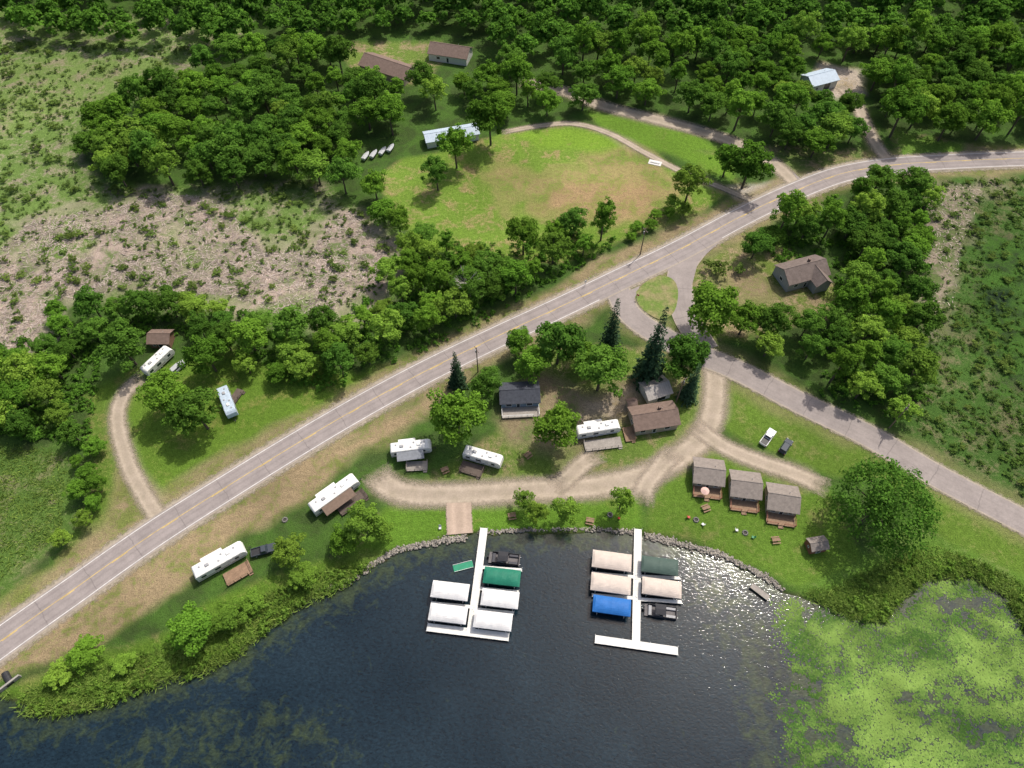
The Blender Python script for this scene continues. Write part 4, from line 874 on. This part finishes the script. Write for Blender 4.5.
wood([(625, 225), (680, 190), (705, 200), (690, 222), (640, 246), (615, 252)], 4.5, (1.6, 2.8), ['broad', 'pale'], {'': 'small bushy tree between the ball field and the main road', 'pale': 'pale small bushy tree between the ball field and the main road'}, 'bushy trees by the field verge', (.6, .9))
p = G(468, 300); e = empty('dead_tree', (p.x, p.y-2, 0), 0, 'pale leafless dead tree at the front of the belt north of the road', 'tree'); m = MB(); m.tube((0, 0, -.2), (.2, 0, 11), .28, .08, 7)
m.build('trunk', PALEBARK, e); m = MB()
for i in range(34):
    a = random.uniform(0, 6.28); z = random.uniform(3, 10.5); l_ = random.uniform(1.6, 4.2); q = (math.cos(a)*l_, math.sin(a)*l_, z+l_*.8); m.tube((.1, 0, z), q, .11, .04, 4)
    for j in range(2): b_ = a+random.uniform(-1, 1); m.tube((q[0]*.6, q[1]*.6, z+.6*l_*.8), (q[0]*.6+math.cos(b_)*1.4, q[1]*.6+math.sin(b_)*1.4, z+l_*.8+.4), .06, .03, 4)
m.build('branch', PALEBARK, e)
def merge(protos, pts, scl, name, mat, zsc=1.0, kindlab=None, zoff=0.0):
    Vs, Ts = [], []
    for i, (x, y) in enumerate(pts):
        V, Q_, T_ = protos[i % len(protos)]; a = random.uniform(0, 6.28); s_ = random.uniform(*scl); c, sn = math.cos(a), math.sin(a)
        Vs.append(np.stack([V[:, 0]*c-V[:, 1]*sn, V[:, 0]*sn+V[:, 1]*c, V[:, 2]*zsc*random.uniform(.8, 1.2)], 1)*s_+np.array([x, y, zoff]))
        Ts.append(np.clip(T_+random.uniform(-.3, .3), 0, 1))
    V = np.concatenate(Vs); o = link(name, np_mesh(name, V, np.arange(len(V)).reshape(-1, 4), mat, np.concatenate(Ts))); o['kind'] = 'stuff'
    if kindlab: o['label'], o['category'] = kindlab
    return o
lo = [crown(5.5, 12.5, .15, 44, 44, .58) for _ in range(4)]
far = scatter([(-120, -40), (1150, -40), (1150, 36), (900, 38), (600, 42), (540, 58), (500, 55), (490, 34), (340, 32), (240, 40), (-10, 30), (-120, 40)], 8.6, z=5, tries=5000)
far += scatter([(1046, -40), (1400, -40), (1400, 150), (1046, 145)], 9, z=5, tries=1500)
merge(lo, far, (.75, 1.25), 'distant_wood', LEAFM, kindlab=('far mass of dark woodland along the top', 'wood'))
# ------------------------------------------------------------ scrub, brush, reeds
def inpoly(pts, n, power=None, sc=14, avoid=None, av=0.0):
    P = wpoly(pts); lo_ = P.min(0); hi_ = P.max(0); X_ = rng.uniform(lo_[0], hi_[0], n); Y_ = rng.uniform(lo_[1], hi_[1], n); ok = sdf(X_, Y_, P) < 0
    if power is not None: ok &= (fbm(X_, Y_, sc)*.9+rng.uniform(-.5, .5, n)) > power
    if avoid is not None: ok &= (sdf(X_, Y_, wpoly(avoid)) > 0) | (rng.uniform(0, 1, n) < av)
    for L_, dd in lanes: ok &= pdist(X_, Y_, L_[::4]) > dd*.6
    return np.stack([X_[ok], Y_[ok]], 1)
scr = [(0, 40), (225, 48), (95, 105), (75, 165), (115, 190), (310, 182), (392, 232), (385, 285), (335, 315), (230, 300), (60, 298), (0, 345)]
for i, (x, y) in enumerate(inpoly(scr, 760, -.2)[:250]):
    tree_at(x, y, random.uniform(.9, 2.0), 'shrub', 'green shrub in the scrubby clearing at the upper left', 'shrubs of the upper left clearing', random.uniform(.6, 1.0), 'shrub')
PST = [(930, 188), (980, 183), (975, 215), (960, 250), (955, 300), (945, 335), (925, 300), (925, 230)]
MP = [(930, 185), (1030, 180), (1030, 495), (940, 440), (905, 420), (935, 380), (928, 300)]
for i, (x, y) in enumerate(inpoly(MP, 320, -.1, avoid=PST, av=.6)[:80]):
    tree_at(x, y, random.uniform(.8, 1.9), 'shrub', 'green shrub standing in the marsh at the right', 'shrubs of the right marsh', .8, 'shrub')
tiny = [crown(1.0, .9, 0, 6, 9, .2, irr=.4, pz=(.25, .4)) for _ in range(6)]
merge(tiny, inpoly(scr, 6200, -.15, 9, avoid=dry_px, av=.62), (.35, 1.05), 'scrub', SCRUBM, kindlab=('low green scrub covering the upper left clearing', 'scrub'))
merge(tiny, inpoly([(930, 183), (1100, 175), (1100, 540), (1024, 497), (940, 445), (905, 420), (935, 380), (928, 300)], 4200, -.05, 9, avoid=PST, av=.4), (.35, 1.2), 'marsh_bushes', MARSH, zsc=.8, kindlab=('low clumps of leafy growth across the right marsh', 'undergrowth'))
def sticks(P, name, mat, ln, wd, up=.15, lab=None):
    n = len(P); C = np.stack([P[:, 0], P[:, 1], rng.uniform(.05, .3, n)], 1); a = rng.uniform(0, 6.28, n); D = np.stack([np.cos(a), np.sin(a), rng.uniform(-up, up, n)], 1)
    l_ = rng.uniform(.4, 1, n)[:, None]*ln; N = np.stack([-D[:, 1], D[:, 0], np.zeros(n)], 1)*wd*rng.uniform(.5, 1, n)[:, None]
    V = np.stack([C-D*l_-N*.5, C+D*l_-N*.2, C+D*l_+N*.2, C-D*l_+N*.5], 1).reshape(-1, 3); o = link(name, np_mesh(name, V, np.arange(4*n).reshape(-1, 4), mat, np.repeat(rng.uniform(0, 1, n), 4))); o['kind'] = 'stuff'; o['label'], o['category'] = lab
sticks(inpoly(dry_px, 48000, -.08, 9), 'cut_brush', DRY, .9, .26, lab=('pale dry cut brush lying across the clearing', 'brush'))
sticks(inpoly(PST, 3000, .1), 'cut_brush', DRY, .7, .26, lab=('pale dry brush along the left edge of the right marsh', 'brush'))
def tufts(P, name, mat, h, lab, k_=5, spread=.4):
    n = len(P)*k_; B = np.repeat(P, k_, 0); C = np.stack([B[:, 0]+rng.normal(0, spread, n), B[:, 1]+rng.normal(0, spread, n), np.full(n, -.1)], 1)
    hh = rng.uniform(.5, 1, n)[:, None]*h; T_ = C+np.stack([rng.normal(0, .65, n), rng.normal(0, .65, n), np.full(n, .8)], 1)*hh
    a = rng.uniform(0, 6.28, n); N = np.stack([np.cos(a), np.sin(a), np.zeros(n)], 1)*.13*rng.uniform(.6, 1.3, n)[:, None]
    V = np.stack([C-N, C+N, T_+N*.3, T_-N*.3], 1).reshape(-1, 3); o = link(name, np_mesh(name, V, np.arange(4*n).reshape(-1, 4), mat, np.repeat(np.clip(rng.normal(.45, .25, n), 0, 1), 4))); o['kind'] = 'stuff'; o['label'], o['category'] = lab
tufts(inpoly([(925, 180), (1100, 172), (1100, 560), (1024, 500), (935, 450), (905, 420), (932, 380), (925, 260)], 9000, .12, 10, avoid=PST, av=.3), 'marsh_grass', MARSH, .8, ('tall green marsh grass at the right edge', 'marsh grass'), 4, .5)
tufts(inpoly([(-60, 440), (60, 452), (70, 480), (60, 535), (0, 580), (-60, 610)], 3000, -.2), 'marsh_grass', REED, 1.0, ('tall marsh grass in the lower left field', 'marsh grass'), 4, .5)
SB = [(0, 697), (28, 690), (70, 676), (150, 652), (215, 620), (300, 580), (345, 565), (376, 562), (345, 588), (300, 608), (262, 636), (240, 656), (200, 676), (150, 690), (110, 707), (60, 717), (28, 716)]
tufts(inpoly(SB, 7500, -.5), 'shore_reeds', REED, 1.0, ('reeds and tall grass along the lower left bank', 'reeds'), 6, .35)
merge(tiny, inpoly(SB, 900, -.1), (.6, 1.3), 'bank_bushes', BANK, kindlab=('low leafy growth along the lower left bank', 'undergrowth'))
SE = [(800, 594), (840, 584), (880, 566), (925, 545), (970, 558), (1100, 622), (1100, 650), (1028, 636), (1008, 598), (975, 577), (930, 579), (904, 598), (886, 622), (850, 618)]
tufts(inpoly(SE, 9000, -.5), 'shore_reeds', REED, .9, ('reeds between the huge tree and the lily pads', 'reeds'), 5, .4)
merge(tiny, inpoly(SE, 900, .15, 7), (.5, 1.3), 'marsh_bushes', BANK, kindlab=('low leafy growth around the huge tree and pads', 'undergrowth'))
for nm, pl, n in (('wood_undergrowth', [(230, 310), (340, 325), (400, 250), (610, 228), (612, 250), (400, 368), (330, 392), (270, 380)], 2300), ('wood_undergrowth', [(740, 240), (935, 180), (928, 400), (900, 418), (815, 395), (850, 300)], 2200), ('wood_undergrowth', [(-40, 350), (230, 300), (220, 335), (100, 345), (90, 450), (-40, 430)], 1800)):
    merge(tiny, inpoly(pl, n, -.3), (.7, 1.6), nm, LEAFM, kindlab=({2300: 'dark undergrowth below the belt north of the road', 2200: 'dark undergrowth below the right grove', 1800: 'dark undergrowth below the left belt'}[n], 'undergrowth'))
# lily pads
P = wpoly(LP); n = 110000; lo_, hi_ = P.min(0), P.max(0); X_ = rng.uniform(lo_[0]-5, hi_[0], n); Y_ = rng.uniform(lo_[1], hi_[1], n)
dd = sdf(X_, Y_, P); gap = sdf(X_, Y_, wpoly([(938, 602), (960, 594), (988, 600), (980, 611), (952, 614)]))
wxx = X_+fbm(X_, Y_, 9)*5; wyy = Y_+fbm(X_+50, Y_-20, 9)*5
swirl = fbm(wxx*.6+9, wyy*1.4+5, 5); fine = fbm(X_, Y_, 1.6)
dens = swirl*1.1+fine*.7+rng.uniform(-.35, .35, n)
ok = (dd+fbm(X_, Y_, 6)*4.5+rng.normal(0, 1.2, n) < .2) & (dens > -.30) & (gap+fbm(X_, Y_, 3)*2.5+rng.normal(0, .6, n) > .5) & (sdf(X_, Y_, LAKE) < .6)
X_, Y_, swirl = X_[ok], Y_[ok], swirl[ok]; n = len(X_); rr = rng.uniform(.08, .25, n); V = np.zeros((n, 6, 3)); a0 = rng.uniform(0, 6.28, n)
for j in range(6):
    V[:, j, 0] = X_+rr*np.cos(a0+j*1.047)*rng.uniform(.8, 1.1, n); V[:, j, 1] = Y_+rr*np.sin(a0+j*1.047)*rng.uniform(.8, 1.1, n)
V[:, :, 2] = (-.49+np.arange(n)*1.0e-6+rng.uniform(0, .02, n))[:, None]
b = np.arange(n)[:, None]*6; Qp = np.concatenate([b+np.array([0, 1, 2, 3]), b+np.array([0, 3, 4, 5])])
PAD = foliage('lily_leaves', (.050, .110, .024), (.185, .285, .065), 0, .05, mass=True)
tn = np.clip(.38+swirl*.9+fbm(X_, Y_, 9)*.5+rng.normal(0, .16, n), 0, 1)
tag(link('lily_pads', np_mesh('lily_pads', V.reshape(-1, 3), Qp, PAD, np.repeat(tn, 6))), 'carpet of green lily pads floating at the lower right', 'lily pads', kind='stuff')
def rocks(line, n, wd, name, lab):
    P = spline(wpoly(line), 1.0); Vs, Qs = [], []
    for i in range(n):
        t = random.random()*(len(P)-2); j = int(t); p = P[j]+(P[j+1]-P[j])*(t-j); x, y = p[0]+random.gauss(0, wd), p[1]+random.gauss(0, wd); s_ = random.uniform(.08, .24)
        c8 = np.array([[a, b, c] for a in (-1, 1) for b in (-1, 1) for c in (-1, 1)], float)*np.array([1, 1, .7])*s_+rng.normal(0, .22*s_, (8, 3)); a = random.uniform(0, 3); c8 = np.stack([c8[:, 0]*math.cos(a)-c8[:, 1]*math.sin(a), c8[:, 0]*math.sin(a)+c8[:, 1]*math.cos(a), c8[:, 2]], 1)
        Vs.append(c8+np.array([x, y, -.25])); q = np.array([(0, 1, 3, 2), (4, 6, 7, 5), (0, 4, 5, 1), (2, 3, 7, 6), (0, 2, 6, 4), (1, 5, 7, 3)])+8*i; Qs.append(q)
    tag(link(name, np_mesh(name, np.concatenate(Vs), np.concatenate(Qs), M('shore_rock', (.25, .225, .195), .9, .45, .9))), *lab, kind='stuff')
rocks([(318, 588), (345, 582), (372, 564), (400, 549), (440, 541), (470, 535)], 900, .45, 'riprap', ('grey rocks lining the shore left of the left dock', 'rocks'))
rocks([(645, 535), (690, 545), (730, 558), (765, 576), (786, 590)], 950, .45, 'riprap', ('grey rocks lining the shore right of the right dock', 'rocks'))
rocks([(478, 532), (540, 529), (600, 529), (640, 533)], 450, .3, 'riprap', ('grey rocks lining the shore between the docks', 'rocks'))
